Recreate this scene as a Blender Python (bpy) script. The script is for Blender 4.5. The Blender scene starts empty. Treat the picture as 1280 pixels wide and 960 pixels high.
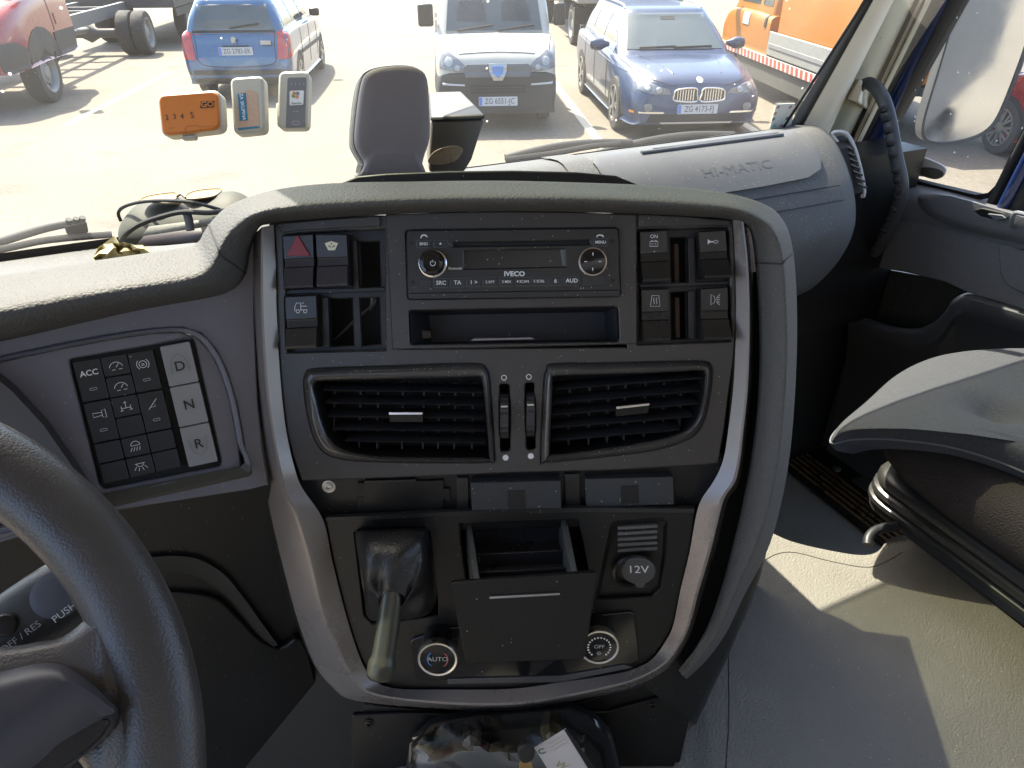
import bpy, bmesh, math, random
from mathutils import Vector, Matrix
from mathutils.geometry import tessellate_polygon
R = math.radians
random.seed(7)
SC = bpy.context.scene
COL = SC.collection

# ------------------------------------------------------------------ camera, sky, sun, exposure
FPX, PITCH, YAW, CAMZ = 900.0, R(32), R(25), 2.3
HV = Vector((math.sin(YAW), math.cos(YAW), 0)); RV = Vector((math.cos(YAW), -math.sin(YAW), 0)); ZV = Vector((0, 0, 1))
FV = math.cos(PITCH) * HV - math.sin(PITCH) * ZV
UV_ = math.sin(PITCH) * HV + math.cos(PITCH) * ZV
C0 = Vector((0, 0, CAMZ))
cd = bpy.data.cameras.new('camera'); cam = bpy.data.objects.new('camera', cd); COL.objects.link(cam)
cd.sensor_fit = 'HORIZONTAL'; cd.sensor_width = 36; cd.lens = 36 * FPX / 1280; cd.clip_start = .02; cd.clip_end = 2000
cam.matrix_world = Matrix(((RV.x, UV_.x, -FV.x, 0), (RV.y, UV_.y, -FV.y, 0), (RV.z, UV_.z, -FV.z, CAMZ), (0, 0, 0, 1)))
SC.camera = cam
SUN_EL, SUN_AZ = R(56), R(-11)          # azimuth from the truck's forward axis (+Y), left is negative
SUNV = Vector((math.sin(SUN_AZ) * math.cos(SUN_EL), math.cos(SUN_AZ) * math.cos(SUN_EL), math.sin(SUN_EL)))
w = bpy.data.worlds.new('World'); SC.world = w; w.use_nodes = True
nt = w.node_tree; sk = nt.nodes.new('ShaderNodeTexSky'); sk.sky_type = 'NISHITA'; sk.sun_disc = False
sk.sun_elevation = SUN_EL; sk.sun_rotation = SUN_AZ; sk.dust_density = 2.5; sk.air_density = .8; sk.ozone_density = .4
bg = nt.nodes['Background']; bg.inputs[1].default_value = .15; nt.links.new(sk.outputs[0], bg.inputs[0])
sd = bpy.data.lights.new('sun', 'SUN'); sd.energy = 3.6; sd.angle = R(.53); sd.color = (1, .91, .78)
so = bpy.data.objects.new('sun', sd); COL.objects.link(so); so.rotation_euler = SUNV.to_track_quat('Z', 'Y').to_euler(); so.location = (0, 0, 30)
SC.view_settings.view_transform = 'Standard'; SC.view_settings.look = 'None'; SC.view_settings.gamma = 1
SC.view_settings.exposure = 2.45
SC.view_settings.use_curve_mapping = False
SC.render.engine = 'CYCLES'
SC.cycles.use_denoising = True; SC.cycles.max_bounces = 10; SC.cycles.diffuse_bounces = 5; SC.cycles.glossy_bounces = 4
SC.cycles.transparent_max_bounces = 24; SC.cycles.caustics_reflective = False; SC.cycles.caustics_refractive = False
SC.cycles.sample_clamp_indirect = 6

# ------------------------------------------------------------------ pixel rays (photograph 1280 x 960)
def ray(x, y): return FV + (x - 640) / FPX * RV + (480 - y) / FPX * UV_
def hit(x, y, P, n):
    d = ray(x, y); return C0 + d * ((Vector(P) - C0).dot(n) / d.dot(n))
def hz(x, y, z): return hit(x, y, (0, 0, z), ZV)
def hx(x, y, X): return hit(x, y, (X, 0, 0), Vector((1, 0, 0)))
def dep(x, y, d): return C0 + ray(x, y) * d
class Fr:
    def __init__(s, o, U, V):
        s.o = Vector(o); s.U = Vector(U).normalized(); s.N = s.U.cross(Vector(V)).normalized(); s.V = s.N.cross(s.U)
    def p(s, u, v, n=0): return s.o + s.U * u + s.V * v + s.N * n
    def px(s, x, y, n=0):
        q = hit(x, y, s.o + s.N * n, s.N) - s.o; return (q.dot(s.U), q.dot(s.V))
    def w(s, x, y, n=0): return hit(x, y, s.o + s.N * n, s.N)
    def q(s, pts, n=0): return [s.px(x, y, n) for x, y in pts]
WORLD = Fr((0, 0, 0), (1, 0, 0), (0, 1, 0))
def tilt(o, U, e):            # face leaning back by e, horizontal axis U (pointing right as seen)
    U = Vector(U); B = ZV.cross(U).normalized()
    return Fr(o, U, B * math.sin(e) + ZV * math.cos(e))
CU = tilt(dep(640, 330, .64), RV, R(26))                      # upper console face, angled to the driver
CL = tilt(CU.w(640, 592), RV, R(14))                           # lower console face
VH = CU.px(640, 592)[1]
DF = tilt(CU.w(318, 450), (1, 0, 0), R(27))                     # driver's panel, square to the truck
def CP(x, y, n=0):
    return CU.w(x, y, n) if CU.px(x, y, n)[1] >= VH else CL.w(x, y, n)
WSN = Vector((0, 1, .45)).normalized(); WSP = Vector((0, 1.12, 1.95))
def ws(x, y, off=0): return hit(x, y, WSP + WSN * off, WSN)

# ------------------------------------------------------------------ mesh helpers
def crom(p0, p1, p2, p3, t):
    return .5 * ((2 * p1) + (p2 - p0) * t + (2 * p0 - 5 * p1 + 4 * p2 - p3) * t * t + (3 * p1 - p0 - 3 * p2 + p3) * t ** 3)
def spl(pts, k=4, closed=False):
    P = [Vector(p) for p in pts]; n = len(P); out = []
    for i in range(n if closed else n - 1):
        a, b, c, d = (P[(i - 1) % n], P[i], P[(i + 1) % n], P[(i + 2) % n]) if closed else (P[max(i - 1, 0)], P[i], P[i + 1], P[min(i + 2, n - 1)])
        for j in range(k): out.append(crom(a, b, c, d, j / k))
    if not closed: out.append(P[-1])
    return out
def rrect(u0, v0, u1, v1, r, k=4):
    o = []
    for cx, cy, a in ((u1 - r, v1 - r, 0), (u0 + r, v1 - r, 90), (u0 + r, v0 + r, 180), (u1 - r, v0 + r, 270)):
        for j in range(k + 1):
            t = R(a + 90 * j / k); o.append((cx + r * math.cos(t), cy + r * math.sin(t)))
    return o
def circ(u, v, r, k=24, a0=0, a1=360):
    return [(u + r * math.cos(R(a0 + (a1 - a0) * j / k)), v + r * math.sin(R(a0 + (a1 - a0) * j / k))) for j in range(k)]
def rnd(poly, r, k=4):       # round the corners of a uv polygon
    P = [Vector(p) for p in poly]; n = len(P); o = []
    for i in range(n):
        a, b, c = P[i - 1], P[i], P[(i + 1) % n]
        ra = min(r, (a - b).length * .45); rc = min(r, (c - b).length * .45)
        s = b + (a - b).normalized() * ra; e = b + (c - b).normalized() * rc
        for j in range(k + 1):
            t = j / k; o.append(tuple((1 - t) ** 2 * s + 2 * t * (1 - t) * b + t * t * e))
    return o
class MB:
    def __init__(s): s.v = []; s.f = []
    def add(s, pts):
        b = len(s.v); s.v += [Vector(p) for p in pts]; return b
    def face(s, pts):
        b = s.add(pts); s.f.append(tuple(range(b, b + len(pts)))); return s
    def loft(s, rings, closed=True, c0=False, c1=False):
        n = len(rings[0]); b = s.add([p for r in rings for p in r])
        for i in range(len(rings) - 1):
            for j in range(n if closed else n - 1):
                k = (j + 1) % n
                s.f.append((b + i * n + j, b + i * n + k, b + (i + 1) * n + k, b + (i + 1) * n + j))
        if c0: s.f.append(tuple(b + j for j in reversed(range(n))))
        if c1: s.f.append(tuple(b + (len(rings) - 1) * n + j for j in range(n)))
        return s
    def prism(s, fr, poly, n0, n1):
        return s.loft([[fr.p(u, v, n0) for u, v in poly], [fr.p(u, v, n1) for u, v in poly]], True, True, True)
    def box(s, fr, u0, u1, v0, v1, n0, n1): return s.prism(fr, [(u0, v0), (u1, v0), (u1, v1), (u0, v1)], n0, n1)
    def wbox(s, x0, x1, y0, y1, z0, z1): return s.box(WORLD, x0, x1, y0, y1, z0, z1)
    def plate(s, fr, outer, holes, n0, n1, ch=.0011):
        """flat plate with holes, front edges chamfered by ch"""
        def offs(l, d):          # move a loop towards the plate's material
            P = [Vector(q) for q in l]; m = len(P); A = sum(P[i - 1].x * P[i].y - P[i].x * P[i - 1].y for i in range(m)); sg = 1 if A > 0 else -1; o = []
            for i in range(m):
                e1 = (P[i] - P[i - 1]).normalized(); e2 = (P[(i + 1) % m] - P[i]).normalized()
                k1 = Vector((-e1.y, e1.x)) * sg; k2 = Vector((-e2.y, e2.x)) * sg; k = k1 + k2
                k = k.normalized() / max(.5, k.normalized().dot(k1)) if k.length > 1e-6 else k1
                o.append(P[i] + k * d)
            return [tuple(q) for q in o]
        loops = [outer] + holes; ins = [offs(outer, ch)] + [offs(h, -ch) for h in holes]
        fl = [q for l in loops for q in l]; fi = [q for l in ins for q in l]
        tr = tessellate_polygon([[Vector((u, v, 0)) for u, v in l] for l in ins])
        b2 = s.add([fr.p(u, v, n1) for u, v in fi]); b1 = s.add([fr.p(u, v, n1 - ch) for u, v in fl]); b0 = s.add([fr.p(u, v, n0) for u, v in fl])
        for t in tr: s.f.append(tuple(b2 + i for i in t)); s.f.append(tuple(b0 + i for i in reversed(t)))
        o = 0
        for l in loops:
            m = len(l)
            for j in range(m):
                k = (j + 1) % m
                s.f.append((b0 + o + j, b0 + o + k, b1 + o + k, b1 + o + j)); s.f.append((b1 + o + j, b1 + o + k, b2 + o + k, b2 + o + j))
            o += m
        return s
    def tube(s, pts, r, seg=8, cap=True, flat=1.0):
        P = [Vector(p) for p in pts]; n = len(P); rs = r if isinstance(r, (list, tuple)) else [r] * n
        T = [(P[min(i + 1, n - 1)] - P[max(i - 1, 0)]).normalized() for i in range(n)]
        a = T[0].orthogonal().normalized(); rings = []
        for i in range(n):
            a = (a - T[i] * a.dot(T[i])).normalized(); b = T[i].cross(a)
            rings.append([P[i] + rs[i] * (a * math.cos(t) + b * flat * math.sin(t)) for t in [2 * math.pi * j / seg for j in range(seg)]])
        return s.loft(rings, True, cap, cap)
    def lathe(s, fr, c, prof, seg=32, caps=True):
        return s.loft([[fr.p(c[0] + r * math.cos(2 * math.pi * j / seg), c[1] + r * math.sin(2 * math.pi * j / seg), n) for j in range(seg)] for r, n in prof], True, caps, caps)
    def grid(s, fn, nu, nv):
        b = len(s.v); s.v += [Vector(fn(i / nu, j / nv)) for j in range(nv + 1) for i in range(nu + 1)]
        for j in range(nv):
            for i in range(nu):
                k = b + j * (nu + 1) + i; s.f.append((k, k + 1, k + nu + 2, k + nu + 1))
        return s
    def stroke(s, fr, pts, wd, n, closed=False):
        P = [Vector(p) for p in pts]; m = len(P); L = []; Rr = []
        for i in range(m):
            if closed: t = P[(i + 1) % m] - P[i - 1]
            else: t = P[min(i + 1, m - 1)] - P[max(i - 1, 0)]
            t = t.normalized(); q = Vector((-t.y, t.x)) * wd / 2; L.append(P[i] + q); Rr.append(P[i] - q)
        rings = [[fr.p(a.x, a.y, n), fr.p(b.x, b.y, n)] for a, b in zip(L, Rr)]
        if closed: rings.append(rings[0])
        return s.loft(rings, False)
ROOT = {}
def obj(name, mb, m, parent=None, bevel=0, smooth=40, sub=0, solid=0):
    if parent is None:
        xs = [v.x for v in mb.v]; ys = [v.y for v in mb.v]; zs = [v.z for v in mb.v]
        loc = Vector(((min(xs) + max(xs)) / 2, (min(ys) + max(ys)) / 2, min(zs)))
    else: loc = ROOT[parent.name]
    me = bpy.data.meshes.new(name); me.from_pydata([v - loc for v in mb.v], [], mb.f); me.validate()
    bm = bmesh.new(); bm.from_mesh(me)
    bmesh.ops.remove_doubles(bm, verts=bm.verts, dist=2e-6); bmesh.ops.recalc_face_normals(bm, faces=bm.faces)
    bm.to_mesh(me); bm.free()
    if smooth: me.shade_smooth(); me.set_sharp_from_angle(angle=R(smooth))
    o = bpy.data.objects.new(name, me); COL.objects.link(o); me.materials.append(m)
    if parent is None: o.location = loc
    else: o.parent = parent
    ROOT[o.name] = loc
    if sub:
        sm = o.modifiers.new('sub', 'SUBSURF'); sm.levels = sm.render_levels = sub
    if solid:
        sm = o.modifiers.new('solid', 'SOLIDIFY'); sm.thickness = solid; sm.offset = -1
    if bevel:
        bv = o.modifiers.new('bevel', 'BEVEL'); bv.width = bevel; bv.segments = 2; bv.limit_method = 'ANGLE'; bv.angle_limit = R(35); bv.use_clamp_overlap = True
        bv.harden_normals = False
    return o
def tag(o, label, cat, group=None):
    o['label'] = label; o['category'] = cat
    if group: o['group'] = group
    return o
def thing(name, loc, label, cat, group=None):
    o = bpy.data.objects.new(name, None); COL.objects.link(o); o.location = loc; o.empty_display_size = .1
    ROOT[o.name] = Vector(loc); return tag(o, label, cat, group)
def struct(name, mb, m, **k):
    o = obj(name, mb, m, **k); o['kind'] = 'structure'; return o
TXT = {}
def text(fr, u, v, n, s, size, m, parent, name='lettering', rot=0, sx=1.0, bold=0):
    cu = bpy.data.curves.new('t', 'FONT'); cu.body = s; cu.size = size; cu.align_x = 'CENTER'; cu.align_y = 'CENTER'; cu.offset = bold * size; cu.resolution_u = 3
    t = bpy.data.objects.new('t', cu); me = bpy.data.meshes.new_from_object(t)
    c, sn = math.cos(rot), math.sin(rot); mb = MB()
    mb.v = [fr.p(u + (p.co.x * sx * c - p.co.y * sn), v + (p.co.x * sx * sn + p.co.y * c), n) for p in me.vertices]
    mb.f = [tuple(p.vertices) for p in me.polygons]
    bpy.data.objects.remove(t); bpy.data.curves.remove(cu); bpy.data.meshes.remove(me)
    return obj(name, mb, m, parent, smooth=0)

# ------------------------------------------------------------------ materials
def srgb(r, g, b):
    f = lambda c: (c / 255 / 12.92) if c <= 10 else ((c / 255 + .055) / 1.055) ** 2.4
    return (f(r), f(g), f(b), 1)
MATS = {}
def mat(name, col, rough=.5, metal=0, grain=0, gs=900, var=.15, vs=6, dust=0, coat=0, vor=False, spec=.5, emit=0, sheen=0, dcol=(.45, .43, .4, 1), dsc=1.0):
    if name in MATS: return MATS[name]
    m = bpy.data.materials.new(name); m.use_nodes = True; N = m.node_tree.nodes; L = m.node_tree.links
    b = N['Principled BSDF']; c = tuple(col) if len(col) == 4 else tuple(col) + (1,)
    b.inputs['Roughness'].default_value = rough; b.inputs['Metallic'].default_value = metal
    b.inputs['Coat Weight'].default_value = coat; b.inputs['Coat Roughness'].default_value = .06; b.inputs['Specular IOR Level'].default_value = spec
    b.inputs['Sheen Weight'].default_value = sheen
    tc = N.new('ShaderNodeTexCoord')
    n1 = N.new('ShaderNodeTexNoise'); n1.inputs['Scale'].default_value = vs; n1.inputs['Detail'].default_value = 6; n1.inputs['Roughness'].default_value = .65
    L.new(tc.outputs['Object'], n1.inputs['Vector'])
    mx = N.new('ShaderNodeMix'); mx.data_type = 'RGBA'
    mx.inputs[6].default_value = tuple(x * (1 - var) for x in c[:3]) + (1,); mx.inputs[7].default_value = tuple(min(1, x * (1 + var)) for x in c[:3]) + (1,)
    L.new(n1.outputs[0], mx.inputs[0]); last = mx.outputs[2]
    rr = N.new('ShaderNodeMapRange'); rr.inputs[1].default_value = .3; rr.inputs[2].default_value = .7; rr.inputs[3].default_value = max(.02, rough - .07); rr.inputs[4].default_value = min(1, rough + .07)
    L.new(n1.outputs[0], rr.inputs[0]); L.new(rr.outputs[0], b.inputs['Roughness'])
    if dust:
        v = N.new('ShaderNodeTexVoronoi'); v.inputs['Scale'].default_value = 260 * dsc; L.new(tc.outputs['Object'], v.inputs['Vector'])
        n2 = N.new('ShaderNodeTexNoise'); n2.inputs['Scale'].default_value = 25; L.new(tc.outputs['Object'], n2.inputs['Vector'])
        # specks: close to a cell centre, only in random cells
        lt = N.new('ShaderNodeMath'); lt.operation = 'LESS_THAN'; lt.inputs[1].default_value = .16; L.new(v.outputs['Distance'], lt.inputs[0])
        sp = N.new('ShaderNodeSeparateColor'); L.new(v.outputs['Color'], sp.inputs[0])
        th = N.new('ShaderNodeMath'); th.operation = 'LESS_THAN'; L.new(sp.outputs[0], th.inputs[0])
        mm = N.new('ShaderNodeMapRange'); mm.inputs[1].default_value = .42; mm.inputs[2].default_value = .72; mm.inputs[3].default_value = dust * .12; mm.inputs[4].default_value = dust * 1.5; L.new(n2.outputs[0], mm.inputs[0]); L.new(mm.outputs[0], th.inputs[1])
        an = N.new('ShaderNodeMath'); an.operation = 'MULTIPLY'; L.new(lt.outputs[0], an.inputs[0]); L.new(th.outputs[0], an.inputs[1])
        hz_ = N.new('ShaderNodeMath'); hz_.operation = 'MULTIPLY_ADD'; L.new(n1.outputs[0], hz_.inputs[0]); hz_.inputs[1].default_value = .10 * min(dust, 1); L.new(an.outputs[0], hz_.inputs[2])
        cl = N.new('ShaderNodeClamp'); L.new(hz_.outputs[0], cl.inputs[0]); cl.inputs[2].default_value = .8
        m2 = N.new('ShaderNodeMix'); m2.data_type = 'RGBA'; L.new(cl.outputs[0], m2.inputs[0]); L.new(last, m2.inputs[6]); m2.inputs[7].default_value = dcol
        last = m2.outputs[2]
    L.new(last, b.inputs['Base Color'])
    if grain:
        if vor:
            g = N.new('ShaderNodeTexVoronoi'); g.inputs['Scale'].default_value = gs; g.feature = 'SMOOTH_F1' if vor == 2 else 'F1'; out = g.outputs['Distance']
        else:
            g = N.new('ShaderNodeTexNoise'); g.inputs['Scale'].default_value = gs; g.inputs['Detail'].default_value = 3; out = g.outputs[0]
        L.new(tc.outputs['Object'], g.inputs['Vector'])
        bp = N.new('ShaderNodeBump'); bp.inputs['Strength'].default_value = abs(grain); bp.inputs['Distance'].default_value = .5 / gs; bp.invert = grain < 0
        L.new(out, bp.inputs['Height']); L.new(bp.outputs[0], b.inputs['Normal'])
    if emit: b.inputs['Emission Color'].default_value = c; b.inputs['Emission Strength'].default_value = emit
    MATS[name] = m; return m
def glass(name, tint=(.86, .93, .88), dirt=.05, spec=1.0, ior=1.5, dens=70, grunge=1.0):
    if name in MATS: return MATS[name]
    m = bpy.data.materials.new(name); m.use_nodes = True; N = m.node_tree.nodes; L = m.node_tree.links
    N.remove(N['Principled BSDF']); out = N['Material Output']
    t = N.new('ShaderNodeBsdfTransparent'); t.inputs[0].default_value = tint + (1,)
    g = N.new('ShaderNodeBsdfGlossy'); g.inputs['Roughness'].default_value = .02
    fr = N.new('ShaderNodeFresnel'); fr.inputs[0].default_value = ior
    mu = N.new('ShaderNodeMath'); mu.operation = 'MULTIPLY'; mu.inputs[1].default_value = spec; L.new(fr.outputs[0], mu.inputs[0])
    m1 = N.new('ShaderNodeMixShader'); L.new(mu.outputs[0], m1.inputs[0]); L.new(t.outputs[0], m1.inputs[1]); L.new(g.outputs[0], m1.inputs[2])
    last = m1.outputs[0]
    if dirt:
        tc = N.new('ShaderNodeTexCoord'); n1 = N.new('ShaderNodeTexNoise'); n1.inputs['Scale'].default_value = 4; n1.inputs['Detail'].default_value = 8
        L.new(tc.outputs['Object'], n1.inputs['Vector'])
        v = N.new('ShaderNodeTexVoronoi'); v.inputs['Scale'].default_value = dens; L.new(tc.outputs['Object'], v.inputs['Vector'])
        lt = N.new('ShaderNodeMath'); lt.operation = 'LESS_THAN'; lt.inputs[1].default_value = .13; L.new(v.outputs['Distance'], lt.inputs[0])
        sp = N.new('ShaderNodeSeparateColor'); L.new(v.outputs['Color'], sp.inputs[0])
        th = N.new('ShaderNodeMath'); th.operation = 'LESS_THAN'; th.inputs[1].default_value = .06 * grunge; L.new(sp.outputs[0], th.inputs[0])
        an = N.new('ShaderNodeMath'); an.operation = 'MULTIPLY'; L.new(lt.outputs[0], an.inputs[0]); L.new(th.outputs[0], an.inputs[1])
        s2 = N.new('ShaderNodeMath'); s2.operation = 'MULTIPLY'; s2.inputs[1].default_value = .3; L.new(an.outputs[0], s2.inputs[0])
        rp = N.new('ShaderNodeMapRange'); rp.inputs[1].default_value = .35; rp.inputs[2].default_value = .75; rp.inputs[3].default_value = dirt * .5; rp.inputs[4].default_value = dirt * 1.6
        L.new(n1.outputs[0], rp.inputs[0])
        ad = N.new('ShaderNodeMath'); ad.operation = 'ADD'; L.new(rp.outputs[0], ad.inputs[0]); L.new(s2.outputs[0], ad.inputs[1])
        tr = N.new('ShaderNodeBsdfTranslucent'); tr.inputs[0].default_value = (.8, .78, .72, 1)
        m2 = N.new('ShaderNodeMixShader'); L.new(ad.outputs[0], m2.inputs[0]); L.new(last, m2.inputs[1]); L.new(tr.outputs[0], m2.inputs[2]); last = m2.outputs[0]
    L.new(last, out.inputs['Surface']); MATS[name] = m; return m

P_face = mat('face_plastic', (.044, .039, .0355), .33, spec=.48, grain=.35, gs=900, dust=.16, dsc=1.4, var=.18, vs=14)
P_black = mat('black_plastic', (.0085, .0083, .0081), .38, spec=.38, grain=.25, gs=800, dust=.06, dsc=1.4, var=.25, vs=12)
P_deep = mat('deep_black', (.005, .005, .005), .6, var=.2)
P_gloss = mat('gloss_black', (.008, .008, .009), .10, dust=.05, var=.2)
P_trim = mat('trim_metal_paint', (.21, .19, .18), .30, metal=.4, grain=.08, gs=2500, var=.10, vs=10, dust=.03)
P_pad = mat('pad_leatherette', (.080, .078, .074), .62, spec=.25, grain=-.55, gs=380, vor=True, var=.12, vs=4)
P_dash = mat('dash_plastic', (.075, .075, .073), .6, spec=.3, grain=.7, gs=420, var=.25, vs=9, dust=.5, dsc=1.2)
P_driver = mat('driver_panel_plastic', (.14, .135, .155), .34, grain=.35, gs=900, var=.12, vs=10, dust=.12, dsc=1.4)
P_btn = mat('button_rubber', (.019, .019, .021), .48, spec=.4, grain=.1, gs=2000, var=.1, dust=.08)
P_key = mat('grey_key', (.25, .245, .24), .42, grain=.1, gs=2000, var=.05)
P_white = mat('white_print', (.75, .75, .74), .6, var=.03)
P_whitedim = mat('dim_print', (.42, .42, .42), .6, var=.03)
P_ink = mat('black_ink', (.012, .012, .013), .5, var=.03)
P_chrome = mat('chrome', (.72, .70, .68), .22, metal=1, var=.05)
P_red = mat('red_plastic', (.24, .030, .037), .36, var=.1)
P_leather = mat('black_leather', (.013, .013, .014), .40, grain=-.3, gs=420, vor=True, var=.2, vs=30)
P_wheel = mat('wheel_leather', (.042, .038, .036), .38, grain=-.25, gs=620, vor=True, var=.25, vs=12)
P_mat = mat('floor_rubber', (.175, .164, .140), .74, grain=-.7, gs=380, vor=True, var=.42, vs=3.5, dust=.10, dsc=.9)
P_fabric = mat('seat_fabric', (.060, .062, .068), .95, spec=.1, grain=1.0, gs=420, var=.35, vs=240)
P_mesh = mat('seat_side_mesh', (.052, .045, .043), .95, spec=.1, grain=1.0, gs=420, vor=True, var=.12)
P_beige = mat('pillar_beige', (.80, .72, .56), .8, grain=.3, gs=500, var=.08)
P_blue = mat('blue_cab_paint', (.012, .026, .095), .25, coat=.8, var=.08)
P_rubber = mat('black_rubber', (.012, .012, .012), .7, var=.2)
P_bronze = mat('sill_bronze', (.6, .38, .22), .3, metal=.9, var=.2, vs=40)
P_steel = mat('screw_steel', (.45, .45, .44), .35, metal=1, var=.1)
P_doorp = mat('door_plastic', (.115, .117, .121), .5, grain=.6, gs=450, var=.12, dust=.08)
P_headl = mat('roof_lining', (.40, .37, .32), .9, var=.05)
G_ws = glass('windscreen_glass', (.78, .81, .775), .018, .75)
G_door = glass('door_glass', (.74, .78, .78), .035, .9, dens=60)
# ------------------------------------------------------------------ ground
def ground_mat():
    m = bpy.data.materials.new('parking_asphalt'); m.use_nodes = True; N = m.node_tree.nodes; L = m.node_tree.links; b = N['Principled BSDF']
    tc = N.new('ShaderNodeTexCoord'); n1 = N.new('ShaderNodeTexNoise'); n1.inputs['Scale'].default_value = .35; n1.inputs['Detail'].default_value = 8
    n2 = N.new('ShaderNodeTexNoise'); n2.inputs['Scale'].default_value = 60; n2.inputs['Detail'].default_value = 4
    v = N.new('ShaderNodeTexVoronoi'); v.feature = 'DISTANCE_TO_EDGE'; v.inputs['Scale'].default_value = .22
    wn = N.new('ShaderNodeTexNoise'); wn.inputs['Scale'].default_value = 1.5; wn.inputs['Detail'].default_value = 5
    for n in (n1, n2, wn): L.new(tc.outputs['Object'], n.inputs['Vector'])
    ad = N.new('ShaderNodeMix'); ad.data_type = 'RGBA'; ad.blend_type = 'ADD'; ad.inputs[0].default_value = .6; L.new(tc.outputs['Object'], ad.inputs[6]); L.new(wn.outputs[1], ad.inputs[7]); L.new(ad.outputs[2], v.inputs['Vector'])
    cr = N.new('ShaderNodeMath'); cr.operation = 'LESS_THAN'; cr.inputs[1].default_value = .0004; L.new(v.outputs['Distance'], cr.inputs[0])
    m1 = N.new('ShaderNodeMix'); m1.data_type = 'RGBA'; m1.inputs[6].default_value = (.168, .145, .110, 1); m1.inputs[7].default_value = (.25, .216, .165, 1); L.new(n1.outputs[0], m1.inputs[0])
    m2 = N.new('ShaderNodeMix'); m2.data_type = 'RGBA'; m2.blend_type = 'MULTIPLY'; m2.inputs[0].default_value = .45; L.new(m1.outputs[2], m2.inputs[6]); L.new(n2.outputs[0], m2.inputs[7])
    m3 = N.new('ShaderNodeMix'); m3.data_type = 'RGBA'; L.new(cr.outputs[0], m3.inputs[0]); L.new(m2.outputs[2], m3.inputs[6]); m3.inputs[7].default_value = (.085, .072, .055, 1)
    n4 = N.new('ShaderNodeTexNoise'); n4.inputs['Scale'].default_value = .9; n4.inputs['Detail'].default_value = 3; L.new(tc.outputs['Object'], n4.inputs['Vector'])
    st = N.new('ShaderNodeMapRange'); st.inputs[1].default_value = .60; st.inputs[2].default_value = .72; st.inputs[3].default_value = 0; st.inputs[4].default_value = .45; L.new(n4.outputs[0], st.inputs[0])
    m4 = N.new('ShaderNodeMix'); m4.data_type = 'RGBA'; L.new(st.outputs[0], m4.inputs[0]); L.new(m3.outputs[2], m4.inputs[6]); m4.inputs[7].default_value = (.065, .055, .043, 1)
    v2 = N.new('ShaderNodeTexVoronoi'); v2.inputs['Scale'].default_value = 28; L.new(tc.outputs['Object'], v2.inputs['Vector'])
    m5 = N.new('ShaderNodeMix'); m5.data_type = 'RGBA'; m5.blend_type = 'MULTIPLY'; m5.inputs[0].default_value = .28; L.new(m4.outputs[2], m5.inputs[6]); bw = N.new('ShaderNodeRGBToBW'); L.new(v2.outputs['Color'], bw.inputs[0]); L.new(bw.outputs[0], m5.inputs[7])
    L.new(m5.outputs[2], b.inputs['Base Color']); b.inputs['Roughness'].default_value = .9
    bp = N.new('ShaderNodeBump'); bp.inputs['Strength'].default_value = .3; bp.inputs['Distance'].default_value = .01; L.new(n2.outputs[0], bp.inputs['Height']); L.new(bp.outputs[0], b.inputs['Normal'])
    return m
struct('ground', MB().face([(-600, -600, 0), (600, -600, 0), (600, 600, 0), (-600, 600, 0)]), ground_mat(), smooth=0)
PD = Vector((.345, .939, 0)).normalized(); PR = Vector((PD.y, -PD.x, 0))        # parking direction and its right
M_line = mat('line_paint', (.50, .48, .40), .8, var=.12, vs=5)
def parking_line(p, l0, l1, wd=.13):
    p = Vector(p); a = p + PD * l0; b = p + PD * l1
    struct('parking_line', MB().face([a - PR * wd / 2 + ZV * .004, a + PR * wd / 2 + ZV * .004, b + PR * wd / 2 + ZV * .004, b - PR * wd / 2 + ZV * .004]), M_line, smooth=0)
for px_, py_, a_, b_ in ((722, 142, -2.6, 3.2), (488, 50, -3.0, 4.6), (160, 117, -2.4, 2.2), (938, 160, -3, 3)):
    parking_line(hz(px_, py_, 0), a_, b_)

# ------------------------------------------------------------------ truck cab shell
XL, XR, ZF = -.98, 1.40, 1.14            # inner left and right walls, footwell floor
cab = thing('truck_cab', (.2, .2, ZF), 'blue truck cab shell with windscreen, beige right pillar and dark rubber floor', 'truck cab')
def wsY(z): return 1.12 - .45 * (z - 1.95)
obj('windscreen', MB().face([(XL, wsY(1.90), 1.90), (XR - .06, wsY(1.90), 1.90), (XR - .06, wsY(2.86), 2.86), (XL, wsY(2.86), 2.86)]), G_ws, cab, smooth=0)
roof = obj('roof', MB().wbox(XL - .06, XR + .06, -.80, wsY(2.86) + .02, 2.87, 2.93), P_headl, cab)
obj('rear_wall', MB().wbox(XL, XR, -.80, -.755, ZF, 2.36), P_headl, cab)
obj('left_pillar', MB().wbox(XL - .05, XL, -.78, -.62, ZF, 2.86), P_headl, cab)      # driver's door left out to let light in: only the rear post on this side
obj('firewall', MB().wbox(XL, XR, 1.05, 1.09, ZF, 1.80), P_deep, cab)
obj('corner_trim', MB().wbox(1.12, XR, 1.0, 1.10, 1.55, 1.93), P_black, cab)
obj('footwell_floor', MB().wbox(.40, XR, -.75, 1.05, ZF - .05, ZF), P_mat, cab)
obj('footwell_floor', MB().wbox(XL, .02, -.75, 1.05, ZF - .05, ZF), P_mat, cab)
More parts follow.
